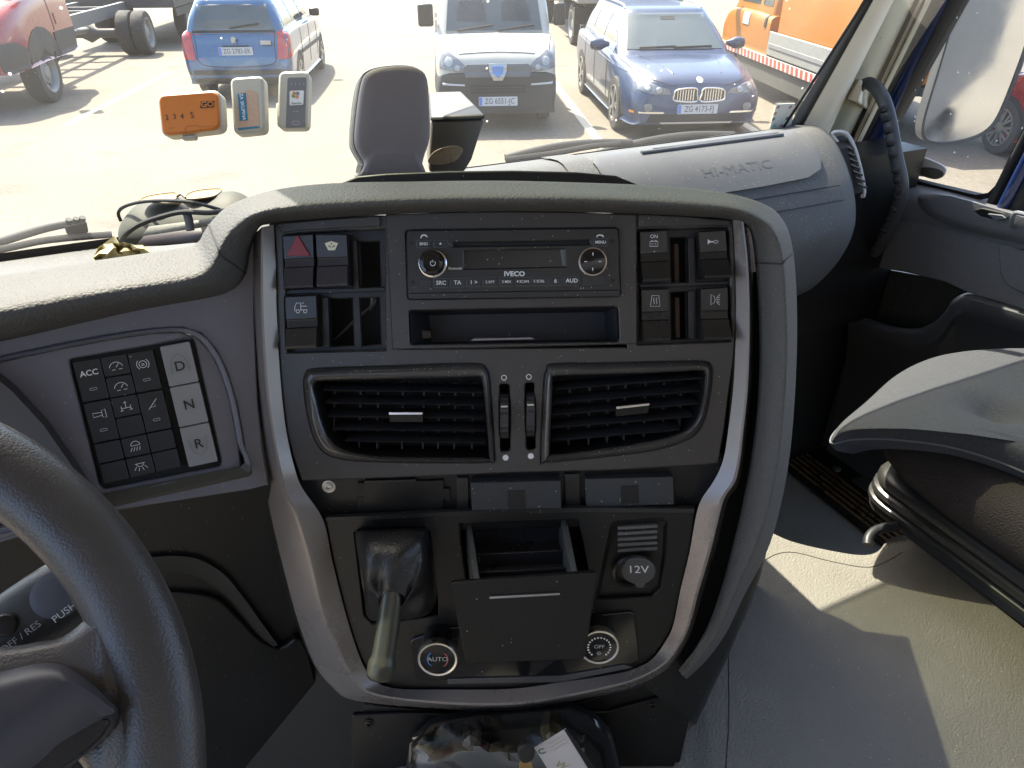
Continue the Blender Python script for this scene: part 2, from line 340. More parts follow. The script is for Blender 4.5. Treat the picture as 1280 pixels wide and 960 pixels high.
# engine tunnel with its moulded mat (raised floor between the seats)
TZ = 1.50
tp = [hz(x, y, TZ) for x, y in ((840, 640), (905, 648), (950, 660), (985, 675), (1030, 686), (1075, 693), (1098, 688), (1112, 672), (1135, 668), (1165, 685), (1215, 730), (1290, 790), (1420, 905))]
tp = spl(tp, 4) + [Vector((1.08, -.3, TZ)), Vector((.0, -.3, TZ)), Vector((.0, .45, TZ))]
tw = [(p.x, p.y) for p in tp]
mb = MB(); rings = []
cx = sum(p[0] for p in tw) / len(tw); cy = sum(p[1] for p in tw) / len(tw)
for k, zz in ((.965, TZ), (.985, TZ - .003), (1.0, TZ - .016), (1.005, TZ - .05), (1.0, ZF + .004)):
    rings.append([Vector((cx + (x - cx) * k, cy + (y - cy) * k, zz)) for x, y in tw])
mb.loft(rings, True, True, False)
tun = obj('engine_tunnel', mb, P_mat, cab, smooth=50)
for pth in (((905, 985), (911, 900), (912, 800), (925, 740), (950, 705), (985, 690), (1040, 702), (1085, 709), (1112, 700), (1128, 690)),):
    obj('mat_seam', MB().tube(spl([hz(x, y, TZ + .0002) for x, y in pth], 5), .0006, 6), P_rubber, tun)
# beige pillar between windscreen and door
def bil(a, b, t): return a.lerp(b, t)
rings = []
for t in [i / 10 - .3 for i in range(15)]:
    a = ws(998 + 94 * t, 168 - 168 * t, -.012); d = hx(1066 + 77 * t, 163 - 163 * t, XR - .04)
    b = a.lerp(d, .3) + Vector((-.025, -.03, 0)); c = a.lerp(d, .75) + Vector((-.035, -.012, 0))
    s = spl([a, b, c, d], 5); rings.append(s + [d + Vector((.03, .06, 0)), a + Vector((.03, .03, 0))])
obj('windscreen_pillar', MB().loft(rings, True, True, True), P_beige, cab, smooth=60)
obj('pillar_bracket', MB().loft([[hx(x, y, XR - .16) for x, y in ((1052, 92), (1078, 100), (1072, 128), (1042, 118))], [hx(x, y, XR - .02) for x, y in ((1060, 96), (1088, 104), (1085, 138), (1058, 122))]], True, True, True), P_beige, cab, bevel=.004)
obj('windscreen_seal', MB().tube([ws(973 - 2, 172, -.004), ws(1082, 0, -.004), ws(1082 + 40, -62, -.004)], .0028, 6), P_rubber, cab)
obj('glass_edge_band', MB().loft([[ws(980 + 99 * t, 168 - 168 * t, -.003), ws(1000 + 94 * t, 168 - 168 * t, -.003)] for t in (-.2, 0, .5, 1, 1.4)], False), mat('frit_band', (.16, .165, .16), .5), cab)
# left pillar and windscreen lower black band (frit) plus the cowl outside
obj('lower_frit_band', MB().face([(XL, wsY(1.90) - .004, 1.90), (XR - .07, wsY(1.90) - .004, 1.90), (XR - .07, wsY(1.935) - .004, 1.935), (XL, wsY(1.935) - .004, 1.935)]), mat('frit_black', (.02, .02, .02), .5), cab, smooth=0)
obj('windscreen_pillar', MB().loft([[Vector((XL - .03, wsY(z) - .02, z)), Vector((XL + .09, wsY(z) - .02, z)), Vector((XL + .09, wsY(z) + .02, z)), Vector((XL - .03, wsY(z) + .03, z))] for z in (1.88, 2.88)], True, True, True), P_beige, cab, bevel=.01)
obj('cowl', MB().wbox(XL, XR - .02, wsY(1.90) + .03, 1.36, 1.80, 1.85), P_black, cab, bevel=.02)
# blue door-frame bars and black gaskets on the right
def bar(name, e0, e1, X, m, dx=.02, ext=(-.15, 1.3), bulge=.010):
    rings = []
    for t in (ext[0], ext[1]):
        a = hx(e0[0][0] + (e0[1][0] - e0[0][0]) * t, e0[0][1] + (e0[1][1] - e0[0][1]) * t, X)
        d = hx(e1[0][0] + (e1[1][0] - e1[0][0]) * t, e1[0][1] + (e1[1][1] - e1[0][1]) * t, X)
        s = spl([a, a.lerp(d, .3) + Vector((-bulge, 0, 0)), a.lerp(d, .7) + Vector((-bulge, 0, 0)), d], 4)
        rings.append(s + [d + Vector((dx, 0, 0)), a + Vector((dx, 0, 0))])
    return obj(name, MB().loft(rings, True, True, True), m, cab, smooth=60)
bar('door_gasket', ((1062, 163), (1142, 0)), ((1076, 178), (1166, 0)), XR - .02, P_rubber, .03)
bar('gasket_piping', ((1068, 171), (1150, 0)), ((1069.6, 172), (1152, 0)), XR - .034, P_beige, .01, bulge=.002)
bar('gasket_piping', ((1072, 175), (1158, 0)), ((1073.4, 176), (1160, 0)), XR - .034, P_beige, .01, bulge=.002)
bar('door_frame_bar', ((1073, 180), (1165, 0)), ((1091, 192), (1187, 0)), XR + .01, P_blue, .03, ext=(-.25, 1.3))
bar('door_gasket', ((1088, 190), (1186, 0)), ((1106, 168), (1199, 0)), XR + .02, P_rubber, .03, ext=(-.25, 1.3))
bar('door_frame_bar', ((1251, 247), (1305, 140)), ((1265, 252), (1323, 140)), XR + .012, P_blue, .03, ext=(-.3, 2))
bar('door_gasket', ((1238, 243), (1292, 140)), ((1252, 247), (1306, 140)), XR + .022, P_rubber, .03, ext=(-.3, 2))
bar('door_gasket', ((1264, 252), (1322, 140)), ((1285, 258), (1345, 140)), XR + .022, P_rubber, .03, ext=(-.3, 2))
# door sill with bronze tread strips
SZ = 1.15
sl = obj('door_sill', MB().wbox(XR - .16, XR + .02, -.2, 1.04, ZF + .002, SZ), P_black, cab, bevel=.01)
for i in range(5):
    X = XR - .145 + i * .017
    obj('tread_strip', MB().wbox(X, X + .006, .1, 1.03, SZ, SZ + .004), P_bronze, sl, bevel=.001)
for y_ in (.72, .82, .95):
    obj('sill_screw', MB().lathe(WORLD, (XR - .05, y_), [(.011, SZ), (.011, SZ + .004), (.006, SZ + .006)], 14), P_steel, sl)
obj('sill_plate', MB().wbox(XR - .055, XR - .005, .62, .9, SZ, SZ + .005), P_chrome, sl, bevel=.002)
# grab handle on the pillar
gp = spl([hx(x, y, X) for x, y, X in ((1070, 112, 1.27), (1086, 104, 1.26), (1102, 120, 1.25), (1112, 150, 1.25), (1120, 195, 1.25), (1127, 232, 1.26), (1121, 262, 1.28), (1104, 300, 1.31), (1092, 318, 1.33))], 6)
gh = obj('grab_handle', MB().tube(gp, [.009, .012, .013, .013] + [.0125] * (len(gp) - 6) + [.010, .009], 12, flat=.8), mat('handle_plastic', (.05, .052, .055), .45, grain=.2, gs=900), cab)
for t in range(14):
    i = 16 + int(t * (len(gp) - 20) / 13); c = gp[i]
    f2 = tilt(c, RV, R(10))
    obj('grip_rib', MB().lathe(Fr(c - RV * .009 - FV * .005, RV, FV), (0, 0), [(.001, -.006), (.0065, -.005), (.0085, 0), (.0065, .005), (.001, .006)], 12), P_rubber, gh)
# added passenger sun blind across the top of the windscreen (out of the picture, it shades the console)
sb = thing('added_sun_blind', (.62, .8, 2.30), 'added dark mesh sun blind above the passenger windscreen, shading the console', 'sun blind')
G_blind = glass('blind_mesh', (.20, .208, .165), 0, .1)
def wsq(x0, x1, z0, z1, off): return [(x0, wsY(z0) - off, z0), (x1, wsY(z0) - off, z0), (x1, wsY(z1) - off, z1), (x0, wsY(z1) - off, z1)]
obj('mesh_sheet', MB().face(wsq(.04, 1.26, 2.25, 2.84, .05)), G_blind, sb, smooth=0)
obj('pull_bar', MB().tube([(.03, wsY(2.25) - .05, 2.252), (1.27, wsY(2.25) - .05, 2.252)], .0025, 8), P_black, sb)
obj('roller', MB().tube([(.03, wsY(2.845) - .05, 2.835), (1.27, wsY(2.845) - .05, 2.835)], .022, 12), P_black, sb)
# added driver's blind, out of view, keeps the sun off the steering wheel
db = thing('added_sun_blind', (-.46, .82, 2.56), 'added dark sun blind above the driver side windscreen, shading the wheel', 'sun blind')
obj('mesh_sheet', MB().face(wsq(XL + .04, -.01, 2.565, 2.84, .05)), P_black, db, smooth=0)
obj('pull_bar', MB().tube([(XL + .03, wsY(2.565) - .05, 2.565), (0, wsY(2.565) - .05, 2.565)], .006, 8), P_black, db)
obj('roller', MB().tube([(XL + .03, wsY(2.845) - .05, 2.835), (0, wsY(2.845) - .05, 2.835)], .022, 12), P_black, db)
# ------------------------------------------------------------------ centre console
con = thing('center_console', CL.w(640, 960, -.05), 'shield shaped dark console with grey metallic trim, angled to the driver', 'console')
VL = [(380, 480), (383, 467), (395, 461), (480, 458), (560, 455), (598, 455), (607, 460), (612, 480), (618, 570), (614, 577), (560, 578), (480, 577), (430, 574), (405, 565), (392, 545), (384, 515)]
VLi = [(392, 483), (395, 478), (405, 476), (480, 474), (560, 472), (597, 471), (602, 475), (606, 500), (611, 568), (605, 572), (540, 572), (470, 570), (430, 562), (412, 548), (402, 525), (396, 500)]
VR = [(676, 572), (680, 480), (684, 462), (692, 455), (760, 454), (840, 452), (880, 452), (889, 458), (890, 470), (886, 500), (878, 530), (862, 548), (820, 562), (760, 570), (710, 575), (680, 577)]
VRi = [(687, 564), (690, 500), (691, 475), (697, 470), (760, 468), (840, 465), (876, 463), (881, 466), (881, 475), (878, 500), (870, 525), (852, 541), (810, 552), (760, 560), (715, 566), (690, 568)]
top = [(343, 281), (400, 274), (480, 269), (560, 266), (640, 265), (720, 266), (795, 268), (860, 271), (916, 275)]
outer = top + [(920, 330), (921, 400), (917, 450), (910, 500), (905, 540), (898, 579), (883, 581), (760, 588), (640, 591), (500, 597), (377, 601), (366, 570), (358, 540), (351, 480), (346, 400), (344, 340)]
LREC = [(354, 294), (380, 291), (430, 288), (481, 286), (482, 438), (358, 441)]
RREC = [(796, 287), (911, 284), (915, 427), (796, 431)]
slotL = [(624, 480), (637, 480), (638, 564), (625, 565)]; slotR = [(656, 479), (668, 478), (670, 562), (658, 563)]
obj('face_panel', MB().plate(CU, CU.q(outer), [CU.q(LREC), rnd(CU.q(RREC), .002), CU.q([(498, 280), (784, 280), (784, 434), (498, 436)]),
    [tuple(p) for p in spl([Vector(a) for a in CU.q(VL)], 3, True)], [tuple(p) for p in spl([Vector(a) for a in CU.q(VR)], 3, True)], rnd(CU.q(slotL), .003), rnd(CU.q(slotR), .003)], -.010, 0), P_face, con, bevel=.0012)
obj('inner_shell', MB().plate(CU, CU.q([(335, 270), (930, 265), (905, 610), (365, 612)], -.07), [], -.075, -.07), P_deep, con)
# upper band above the switches is slightly proud
for pts in ([(346, 280), (400, 275), (476, 270), (476, 283), (430, 285), (380, 288), (354, 291)], [(798, 268), (860, 271), (913, 276), (911, 282), (797, 284)]):
    obj('top_strip', MB().prism(CU, CU.q(pts), -.004, .0025), P_face, con, bevel=.001)
# trim around the shield
TR = [((342, 281), (327, 284), (310, 300)), ((345, 340), (326, 340), (309, 345)), ((346, 400), (327, 400), (311, 400)), ((351, 480), (332, 480), (315, 480)), ((358, 540), (340, 540), (320, 540)), ((369, 588), (349, 588), (327, 590)), ((379, 612), (356, 618), (334, 622)), ((404, 650), (371, 645), (341, 655)), ((415, 700), (388, 700), (353, 705)), ((430, 760), (402, 760), (372, 775)), ((447, 815), (421, 812), (393, 830)), ((463, 845), (440, 848), (415, 858)), ((490, 860), (468, 869), (445, 876)), ((560, 862), (555, 880), (552, 886)), ((640, 861), (640, 881), (640, 888)), ((700, 853), (703, 872), (705, 878)), ((760, 844), (768, 858), (770, 865)), ((790, 837), (802, 847), (806, 853)), ((815, 824), (832, 829), (837, 834)), ((833, 800), (851, 804), (856, 808)), ((842, 780), (862, 780), (867, 782)), ((850, 740), (873, 740), (878, 742)), ((862, 690), (888, 690), (893, 692)), ((870, 645), (899, 645), (904, 647)), ((877, 624), (906, 621), (911, 623)), ((893, 600), (919, 602), (924, 603)), ((904, 575), (925, 575), (930, 575)), ((910, 540), (929, 540), (934, 540)), ((917, 480), (935, 480), (940, 480)), ((920, 400), (937, 400), (942, 400)), ((919, 330), (935, 330), (940, 330)), ((916, 275), (929, 276), (935, 282))]
cols = []
cols.append(spl([CP(*a, -.012) for a, b, c in TR], 4)); cols.append(spl([CP(*a, .003) for a, b, c in TR], 4))
cols.append(spl([CP(a[0] + (b[0] - a[0]) * .85, a[1] + (b[1] - a[1]) * .85, .0125) for a, b, c in TR], 4))
cols.append(spl([CP(*b, .013) for a, b, c in TR], 4)); cols.append(spl([CP(b[0] + (c[0] - b[0]) * .15, b[1] + (c[1] - b[1]) * .15, .0105) for a, b, c in TR], 4)); cols.append(spl([CP(*c, -.022) for a, b, c in TR], 4))
obj('trim_frame', MB().loft([[c[i] for c in cols] for i in range(len(cols[0]))], False), P_trim, con, smooth=25)
# side shell behind the trim
sh0 = spl([CP(*c, -.022) for a, b, c in TR], 3)
sh1 = [p + (p - CU.p(0, -.12, 0)).normalized() * .035 - CU.N * .07 for p in sh0]
obj('side_shell', MB().loft([[a, a.lerp(b, .5) + CU.N * .01, b, b - CU.N * .12] for a, b in zip(sh0, sh1)], False), P_black, con, smooth=60)
SR_ = [((800, 855), (870, 905)), ((837, 834), (890, 862)), ((856, 808), (908, 825)), ((867, 782), (925, 785)), ((878, 742), (942, 745)), ((893, 692), (955, 705)), ((904, 647), (962, 665)), ((911, 623), (968, 630)), ((924, 603), (975, 600)), ((934, 540), (985, 540)), ((941, 440), (990, 440)), ((941, 340), (988, 340))]
obj('side_wall', MB().loft([[CP(*a, -.020), CP(a[0] * .5 + b[0] * .5, a[1] * .5 + b[1] * .5, -.024), CP(a[0] * .1 + b[0] * .9, a[1] * .1 + b[1] * .9, -.032), CP(*b, -.045), CP(*b, -.30)] for a, b in [(tuple(p[:2]), tuple(p[2:])) for p in spl([Vector(a + b) for a, b in SR_], 3)]], False), P_black, con, smooth=60)
# ---- switches
def rocker(c4, m, n0=.0, icon=None, lean=.010):
    """c4: top-left, top-right, bottom-right, bottom-left pixels"""
    q = [Vector(p) for p in CU.q(c4, .004)]
    prof = [(0, -.004), (.0, .0035), (.03, .0048), (.44, .0040), (.455, .0028), (.48, .0022), (.60, .0030), (.625, .0058), (.66, .0062), (.95, .0095 + n0), (1, .0085 + n0), (1.0, -.012)]
    mb = MB(); rg = []
    for t, n in prof:
        a = q[0].lerp(q[3], t); b = q[1].lerp(q[2], t); rg.append([CU.p(a.x, a.y, -.016), CU.p(a.x, a.y, n), CU.p(b.x, b.y, n), CU.p(b.x, b.y, -.016)])
    mb.loft(rg, False); o = obj('rocker_switch', mb, m, con, bevel=.0006, smooth=20)
    c = (q[0].lerp(q[1], .5)).lerp(q[3].lerp(q[2], .5), .24); wd = (q[1] - q[0]).length
    f = Fr(CU.p(c.x, c.y, .0048), CU.U, CU.V)
    if icon: icon(f, wd, o)
    return o
def S(f, o, strokes, s, wd=.0007, m=None, n=.0004, name='icon'):
    mb = MB()
    for st in strokes:
        cl = st[0] == 'c'; pts = st[1:] if cl else st
        mb.stroke(f, [(x * s, y * s) for x, y in pts], wd, n, cl)
    return obj(name, mb, m or P_white, o, smooth=0)
def ic_haz(f, wd, o):
    a = wd * .40; tri = [(-a, -a * .72), (a, -a * .72), (0, a * 1.05)]
    r = obj('hazard_triangle', MB().prism(f, rnd(tri, .0014, 3), -.001, .0016), P_red, o, bevel=.0004); r['label'] = 'red raised hazard warning triangle'
    S(f, o, [['c'] + [(x * .62, y * .62 - .0) for x, y in tri]], 1, .0004, mat('red_line', (.36, .07, .08), .4), .0020)
    S(f, o, [['c'] + [(x * .28, y * .28) for x, y in tri]], 1, .0004, MATS['red_line'], .0020)
def ic_demist(f, wd, o):
    s = wd * .22; mb = MB().prism(f, [(-s, s * .45), (0, s * .75), (s, s * .45), (s * .5, -s * .6), (-s * .5, -s * .6)], .0002, .0004); obj('icon', mb, mat('ivory_print', (.72, .68, .5), .6), o, smooth=0)
    S(f, o, [[(-s * .5, s * .1), (-s * .1, -s * .15)], [(s * .5, s * .1), (s * .1, -s * .15)], [(0, s * .5), (0, s * .2)]], 1, .0008, P_ink, .0006)
def ic_truck(f, wd, o):
    s = wd * .2; S(f, o, [[(-s, -.5 * s), (-s, .1 * s), (-.7 * s, .8 * s), (0, .8 * s), (0, -.5 * s)], [(0, -.3 * s), (1.1 * s, -.3 * s)], [(.1 * s, .3 * s), (1.0 * s, .3 * s)], ['c'] + [(x, y) for x, y in circ(-.5 * s, -.55 * s, .28 * s, 10)], ['c'] + [(x, y) for x, y in circ(.7 * s, -.55 * s, .28 * s, 10)], [(.2 * s, .8 * s), (.5 * s, .8 * s)]], 1, .0005)
def ic_batt(f, wd, o):
    s = wd * .15; S(f, o, [['c', (-s, -s * .9), (s, -s * .9), (s, s * .3), (-s, s * .3)], [(-.6 * s, s * .3), (-.6 * s, s * .55), (-.2 * s, s * .55)], [(.6 * s, s * .3), (.6 * s, s * .55), (.2 * s, s * .55)], [(-.6 * s, -.3 * s), (-.2 * s, -.3 * s)], [(.2 * s, -.3 * s), (.6 * s, -.3 * s)]], 1, .0005)
    text(f, 0, s * 1.5, .0004, 'ON', wd * .19, P_white, o)
def ic_horn(f, wd, o):
    s = wd * .2; mb = MB().prism(f, [(-s, .5 * s), (-.5 * s, .12 * s), (.2 * s, .12 * s), (.2 * s, -.12 * s), (-.5 * s, -.12 * s), (-s, -.5 * s)], .0002, .0004); obj('icon', mb, P_white, o, smooth=0)
    S(f, o, [['c'] + [(x, y * .6) for x, y in circ(.55 * s, 0, .42 * s, 12)]], 1, .0005)
def ic_heat(f, wd, o):
    s = wd * .2; S(f, o, [['c', (-.9 * s, -s), (.9 * s, -s), (.65 * s, s), (-.65 * s, s)]] + [[(k * s + .1 * s * math.sin(j * 1.2), (-.6 + j * .2) * s) for j in range(7)] for k in (-.25, .25)], 1, .0004)
def ic_lamp(f, wd, o):
    s = wd * .2; S(f, o, [['c'] + [(-.7 * s, -s), (-.7 * s, s), (-.1 * s, .6 * s), (.1 * s, 0), (-.1 * s, -.6 * s)]] + [[(.35 * s, k * .45 * s), (1.0 * s, k * 1.0 * s)] for k in (-1, -.5, 0, .5, 1)], 1, .0004)
P_sw = mat('switch_cap', (.016, .0152, .0145), .30, grain=.1, gs=2000, var=.12, dust=.06)
P_sw2 = mat('switch_cap_worn', (.030, .0295, .035), .28, grain=.1, gs=2000, var=.1, dust=.05)
rocker([(354, 294), (391, 292), (393, 359), (357, 361)], P_sw2, icon=ic_haz)
rocker([(395, 292), (433, 292), (436, 357), (398, 359)], P_sw2, icon=ic_demist)
rocker([(357, 370), (395, 368), (397, 434), (359, 436)], P_sw, icon=ic_truck)
rocker([(800, 289), (833, 287), (836, 351), (802, 353)], P_sw, .003, ic_batt)
rocker([(873, 289), (906, 287), (912, 347), (878, 348)], P_sw, .004, ic_horn)
rocker([(802, 361), (835, 360), (836, 425), (803, 426)], P_sw, .003, ic_heat)
rocker([(876, 360), (909, 358), (911, 424), (877, 424)], P_sw, .004, ic_lamp)
# recess floors, empty slots
P_rec = mat('recess_plastic', (.013, .013, .014), .45, var=.15, dust=.06)
obj('switch_well', MB().plate(CU, CU.q([(345, 285), (486, 280), (486, 444), (350, 446)], -.012), [CU.q(a, -.012) for a in ([(450, 303), (474, 302), (476, 358), (453, 360)], [(412, 374), (440, 373), (442, 432), (414, 433)], [(450, 373), (474, 372), (476, 430), (453, 432)])], -.016, -.012), P_rec, con)
obj('switch_well', MB().plate(CU, CU.q([(790, 280), (918, 278), (920, 434), (790, 438)], -.012), [CU.q(a, -.012) for a in ([(838, 298), (857, 297), (858, 355), (840, 356)], [(839, 366), (857, 365), (858, 423), (840, 424)])], -.016, -.012), P_rec, con)
for a in ([(440, 300), (446, 300), (449, 362), (443, 362)], [(402, 372), (410, 371), (412, 434), (404, 435)], [(860, 297), (868, 297), (870, 354), (861, 354)], [(860, 364), (869, 363), (869, 424), (861, 424)], [(358, 362), (481, 359), (482, 364), (358, 368)], [(800, 355), (911, 351), (912, 356), (800, 360)]):
    obj('slot_divider', MB().prism(CU, CU.q(a, -.006), -.018, -.006), P_rec, con, bevel=.0006)
for a in ([(843, 305), (848, 305), (849, 354), (844, 354)], [(844, 372), (849, 372), (850, 422), (845, 422)]):
    obj('connector_tab', MB().prism(CU, CU.q(a, -.02), -.04, -.02), mat('brown_tab', (.10, .055, .04), .6), con)
for k in range(5):
    p0 = CU.w(418 + k * 5, 425 - k * 4, -.04); p1 = CU.w(445 + k * 6, 398 - k * 5, -.03); p2 = CU.w(470 - k * 2, 376 + k * 3, -.045)
    obj('loose_wire', MB().tube(spl([p0, p1, p2, CU.w(455 + k * 3, 365, -.06)], 6), .0006, 5), mat('wire_grey', (.16, .15, .15), .6), con)
# ---- radio bezel, cubby
bez = [(482, 268), (560, 265), (640, 264), (720, 265), (796, 268), (797, 430), (640, 434), (490, 437)]
obj('radio_bezel', MB().plate(CU, CU.q(bez, .004), [rnd(CU.q([(507, 288), (772, 285), (775, 370), (510, 374)], .004), .003), rnd(CU.q([(510, 388), (773, 383), (775, 427), (512, 431)], .004), .004)], -.004, .004), P_face, con)
cub = [(512, 389), (771, 384), (773, 426), (514, 430)]
q0 = CU.q(cub, .003); back = CU.q([(536, 394), (755, 390), (757, 424), (540, 428)], -.055)
obj('storage_cubby', MB().loft([[CU.p(u, v, .002) for u, v in q0], [CU.p(u, v, -.055) for u, v in back]], True, False, True), mat('cubby_plastic', (.017, .0175, .021), .5, grain=.2, gs=900, dust=.05), con)
obj('cubby_card', MB().prism(CU, CU.q([(588, 426), (668, 424), (664, 422), (592, 423.5)], -.012), -.03, -.012), mat('card', (.45, .38, .33), .6), con)
obj('cubby_tab', MB().prism(CU, CU.q([(525, 413), (538, 413), (539, 423), (526, 424)], -.03), -.034, -.03), mat('tab_brown', (.13, .10, .08), .5), con, bevel=.001)
# ---- air vents
def vent(o_px, i_px, slats, vanes, tab, lab):
    t = obj('air_vent', MB().loft([[CU.p(u, v, n) for u, v in spl([Vector(a) for a in CU.q(pts, n)], 3, True)] for pts, n in
        ((o_px, -.001), ([(a[0] * .75 + b[0] * .25, a[1] * .75 + b[1] * .25) for a, b in zip(o_px, i_px)], .0045), ([(a[0] * .45 + b[0] * .55, a[1] * .45 + b[1] * .55) for a, b in zip(o_px, i_px)], .0060), ([(a[0] * .15 + b[0] * .85, a[1] * .15 + b[1] * .85) for a, b in zip(o_px, i_px)], .0045), (i_px, .002), (i_px, -.004))], True), mat('vent_ring', (.042, .039, .037), .2, spec=.6, var=.15, vs=20, dust=.25, dsc=1.4), con, smooth=50)
    t['label'] = lab
    obj('duct', MB().loft([[CU.p(u, v, -.003) for u, v in spl([Vector(a) for a in CU.q(i_px, -.003)], 2, True)], [CU.p(u, v, -.06) for u, v in spl([Vector(a) for a in CU.q(i_px, -.003)], 2, True)]], True, False, True), P_deep, t)
    for a, b in slats:
        A = Vector(CU.px(*a, -.005)); B = Vector(CU.px(*b, -.005)); h = .0011
        mb = MB(); mb.loft([[CU.p(q.x, q.y - h, -.005), CU.p(q.x, q.y, -.0035), CU.p(q.x, q.y + h, -.005), CU.p(q.x, q.y + h + .004, -.024), CU.p(q.x, q.y - h + .004, -.024)] for q in (A, B)], True, True, True)
        obj('slat', mb, mat('vent_slat', (.020, .020, .022), .34, dust=.08, var=.1), t)
    for x, y0, y1 in vanes:
        A = Vector(CU.px(x, y0, -.03)); B = Vector(CU.px(x - 2, y1, -.03))
        obj('vane', MB().prism(CU, [(A.x - .0008, A.y), (A.x + .0008, A.y), (B.x + .0008, B.y), (B.x - .0008, B.y)], -.045, -.026), mat('vent_vane', (.05, .05, .055), .45), t)
    A = Vector(CU.px(*tab[0], .004)); B = Vector(CU.px(*tab[1], .004)); d = Vector((0, -.0085)); up = Vector((0, .0012))
    obj('vent_tab', MB().loft([[CU.p(*A, .003), CU.p(*B, .003), CU.p(*(B + d), .0), CU.p(*(A + d), .0)], [CU.p(*A, -.014), CU.p(*B, -.014), CU.p(*(B + d), -.014), CU.p(*(A + d), -.014)]], True, True, True), P_black, t, bevel=.0006)
    obj('tab_bar', MB().loft([[CU.p(*(A - up), .0036), CU.p(*(B - up), .0036), CU.p(*(B + up), .0036), CU.p(*(A + up), .0036)], [CU.p(*(A - up), .001), CU.p(*(B - up), .001), CU.p(*(B + up), .001), CU.p(*(A + up), .001)]], True, True, True), P_chrome, t, bevel=.0004)
vent(VL, VLi, [((404, 487), (602, 490)), ((407, 503), (604, 506)), ((410, 520), (605, 522)), ((416, 536), (606, 538)), ((432, 551), (607, 553))], [(x, 478, 560) for x in (420, 452, 474, 505, 531, 550, 570, 592)], ((486, 517), (528, 517)), 'left air vent with rounded lower outer corner')
vent(VR, VRi, [((692, 486), (877, 472)), ((692, 503), (876, 488)), ((691, 518), (873, 504)), ((690, 534), (866, 520)), ((690, 550), (850, 537))], [(x, 478, 555) for x in (712, 737, 760, 781, 806, 829, 850)], ((771, 510), (812, 505.5)), 'right air vent with slats rising outward')
# ---- thumbwheels
def thumb(x, y, m1, m2):
    u, v = CU.px(x, y); w_ = .0036; k = 48; mb = MB(); rg = []
    for s in (-w_, w_):
        rg.append([CU.p(u + s, v + (.021 + (.0006 if j % 2 else 0)) * math.cos(2 * math.pi * j / k), -.013 + (.021 + (.0006 if j % 2 else 0)) * math.sin(2 * math.pi * j / k)) for j in range(k)])
    mb.loft(rg, True, True, True); t = obj('thumbwheel', mb, mat('thumb_rubber', (.028, .028, .030), .45, dust=.05), con, smooth=0)
    obj('index_mark', MB().box(CU, u - .003, u + .003, v + .0095, v + .0110, .004, .0064), mat('mark_ivory', (.55, .53, .42), .5), t)
    a = CU.px(*m1); obj('open_mark', MB().stroke(CU, circ(*a, .0022, 20), .0007, .0005, True), P_white, con, smooth=0)
    a = CU.px(*m2); obj('closed_mark', MB().prism(CU, circ(*a, .0027, 20), .0002, .0006), P_white, con, smooth=0)
thumb(630.5, 521, (630, 472), (632, 572)); thumb(663, 519, (661, 471), (663.5, 570))
# ---- recessed ledge under the vents, blanking panels
obj('switch_shelf', MB().plate(CL, CL.q([(370, 585), (905, 570), (880, 655), (395, 668)], -.012), [], -.02, -.012), P_black, con)
def blank(px_, n, m, extra=None, lab=None):
    o = obj('blanking_plate', MB().prism(CL, rnd(CL.q(px_, n), .002), -.014, n), m, con, bevel=.0008)
    if lab: o['label'] = lab
    return o
P_blank = mat('dusty_blank', (.018, .022, .026), .6, grain=.4, gs=900, dust=.55, var=.15)
blank([(446, 604), (555, 600), (555, 636), (446, 641)], -.009, P_black)
b = blank([(588, 604), (701, 601), (702, 637), (590, 641)], .002, P_blank, lab='dusty blanking plate standing proud in the middle')
obj('finger_notch', MB().prism(CL, CL.q([(635, 614), (656, 613), (657, 636), (635, 637)], .0026), -.002, .0026), P_deep, b)
b = blank([(731, 599), (842, 596), (843, 631), (733, 634)], -.002, P_blank)
obj('finger_notch', MB().prism(CL, CL.q([(776, 608), (798, 607), (799, 629), (776, 630)], -.0014), -.004, -.0014), P_deep, b)
for a in ([(447, 604), (454, 604), (454, 613), (447, 613)], [(447, 621), (454, 621), (454, 631), (447, 631)], [(554, 611), (562, 611), (562, 624), (554, 624)]):
    obj('clip_hole', MB().prism(CL, CL.q(a, -.0084), -.012, -.0084), P_deep, con)
for a in ([(571, 597), (586, 597), (586, 642), (571, 643)], [(705, 593), (725, 592), (726, 634), (707, 635)], [(455, 601), (520, 599), (520, 603), (455, 605)]):
    obj('shelf_rib', MB().prism(CL, CL.q(a, -.008), -.013, -.008), P_rec, con, bevel=.0008)
def screw(fr, x, y, n, r=.0042, m=P_steel):
    u, v = fr.px(x, y, n); o = obj('screw', MB().lathe(fr, (u, v), [(r * 1.5, n), (r * 1.5, n + .0006), (r, n + .0008), (r, n + .002), (r * .5, n + .0024), (r * .45, n + .0008)], 18), m, con); return o
screw(CL, 411, 608, -.012); screw(CL, 461, 904, -.039, .0035, P_black); screw(CL, 815, 881, -.039, .0035, P_black)
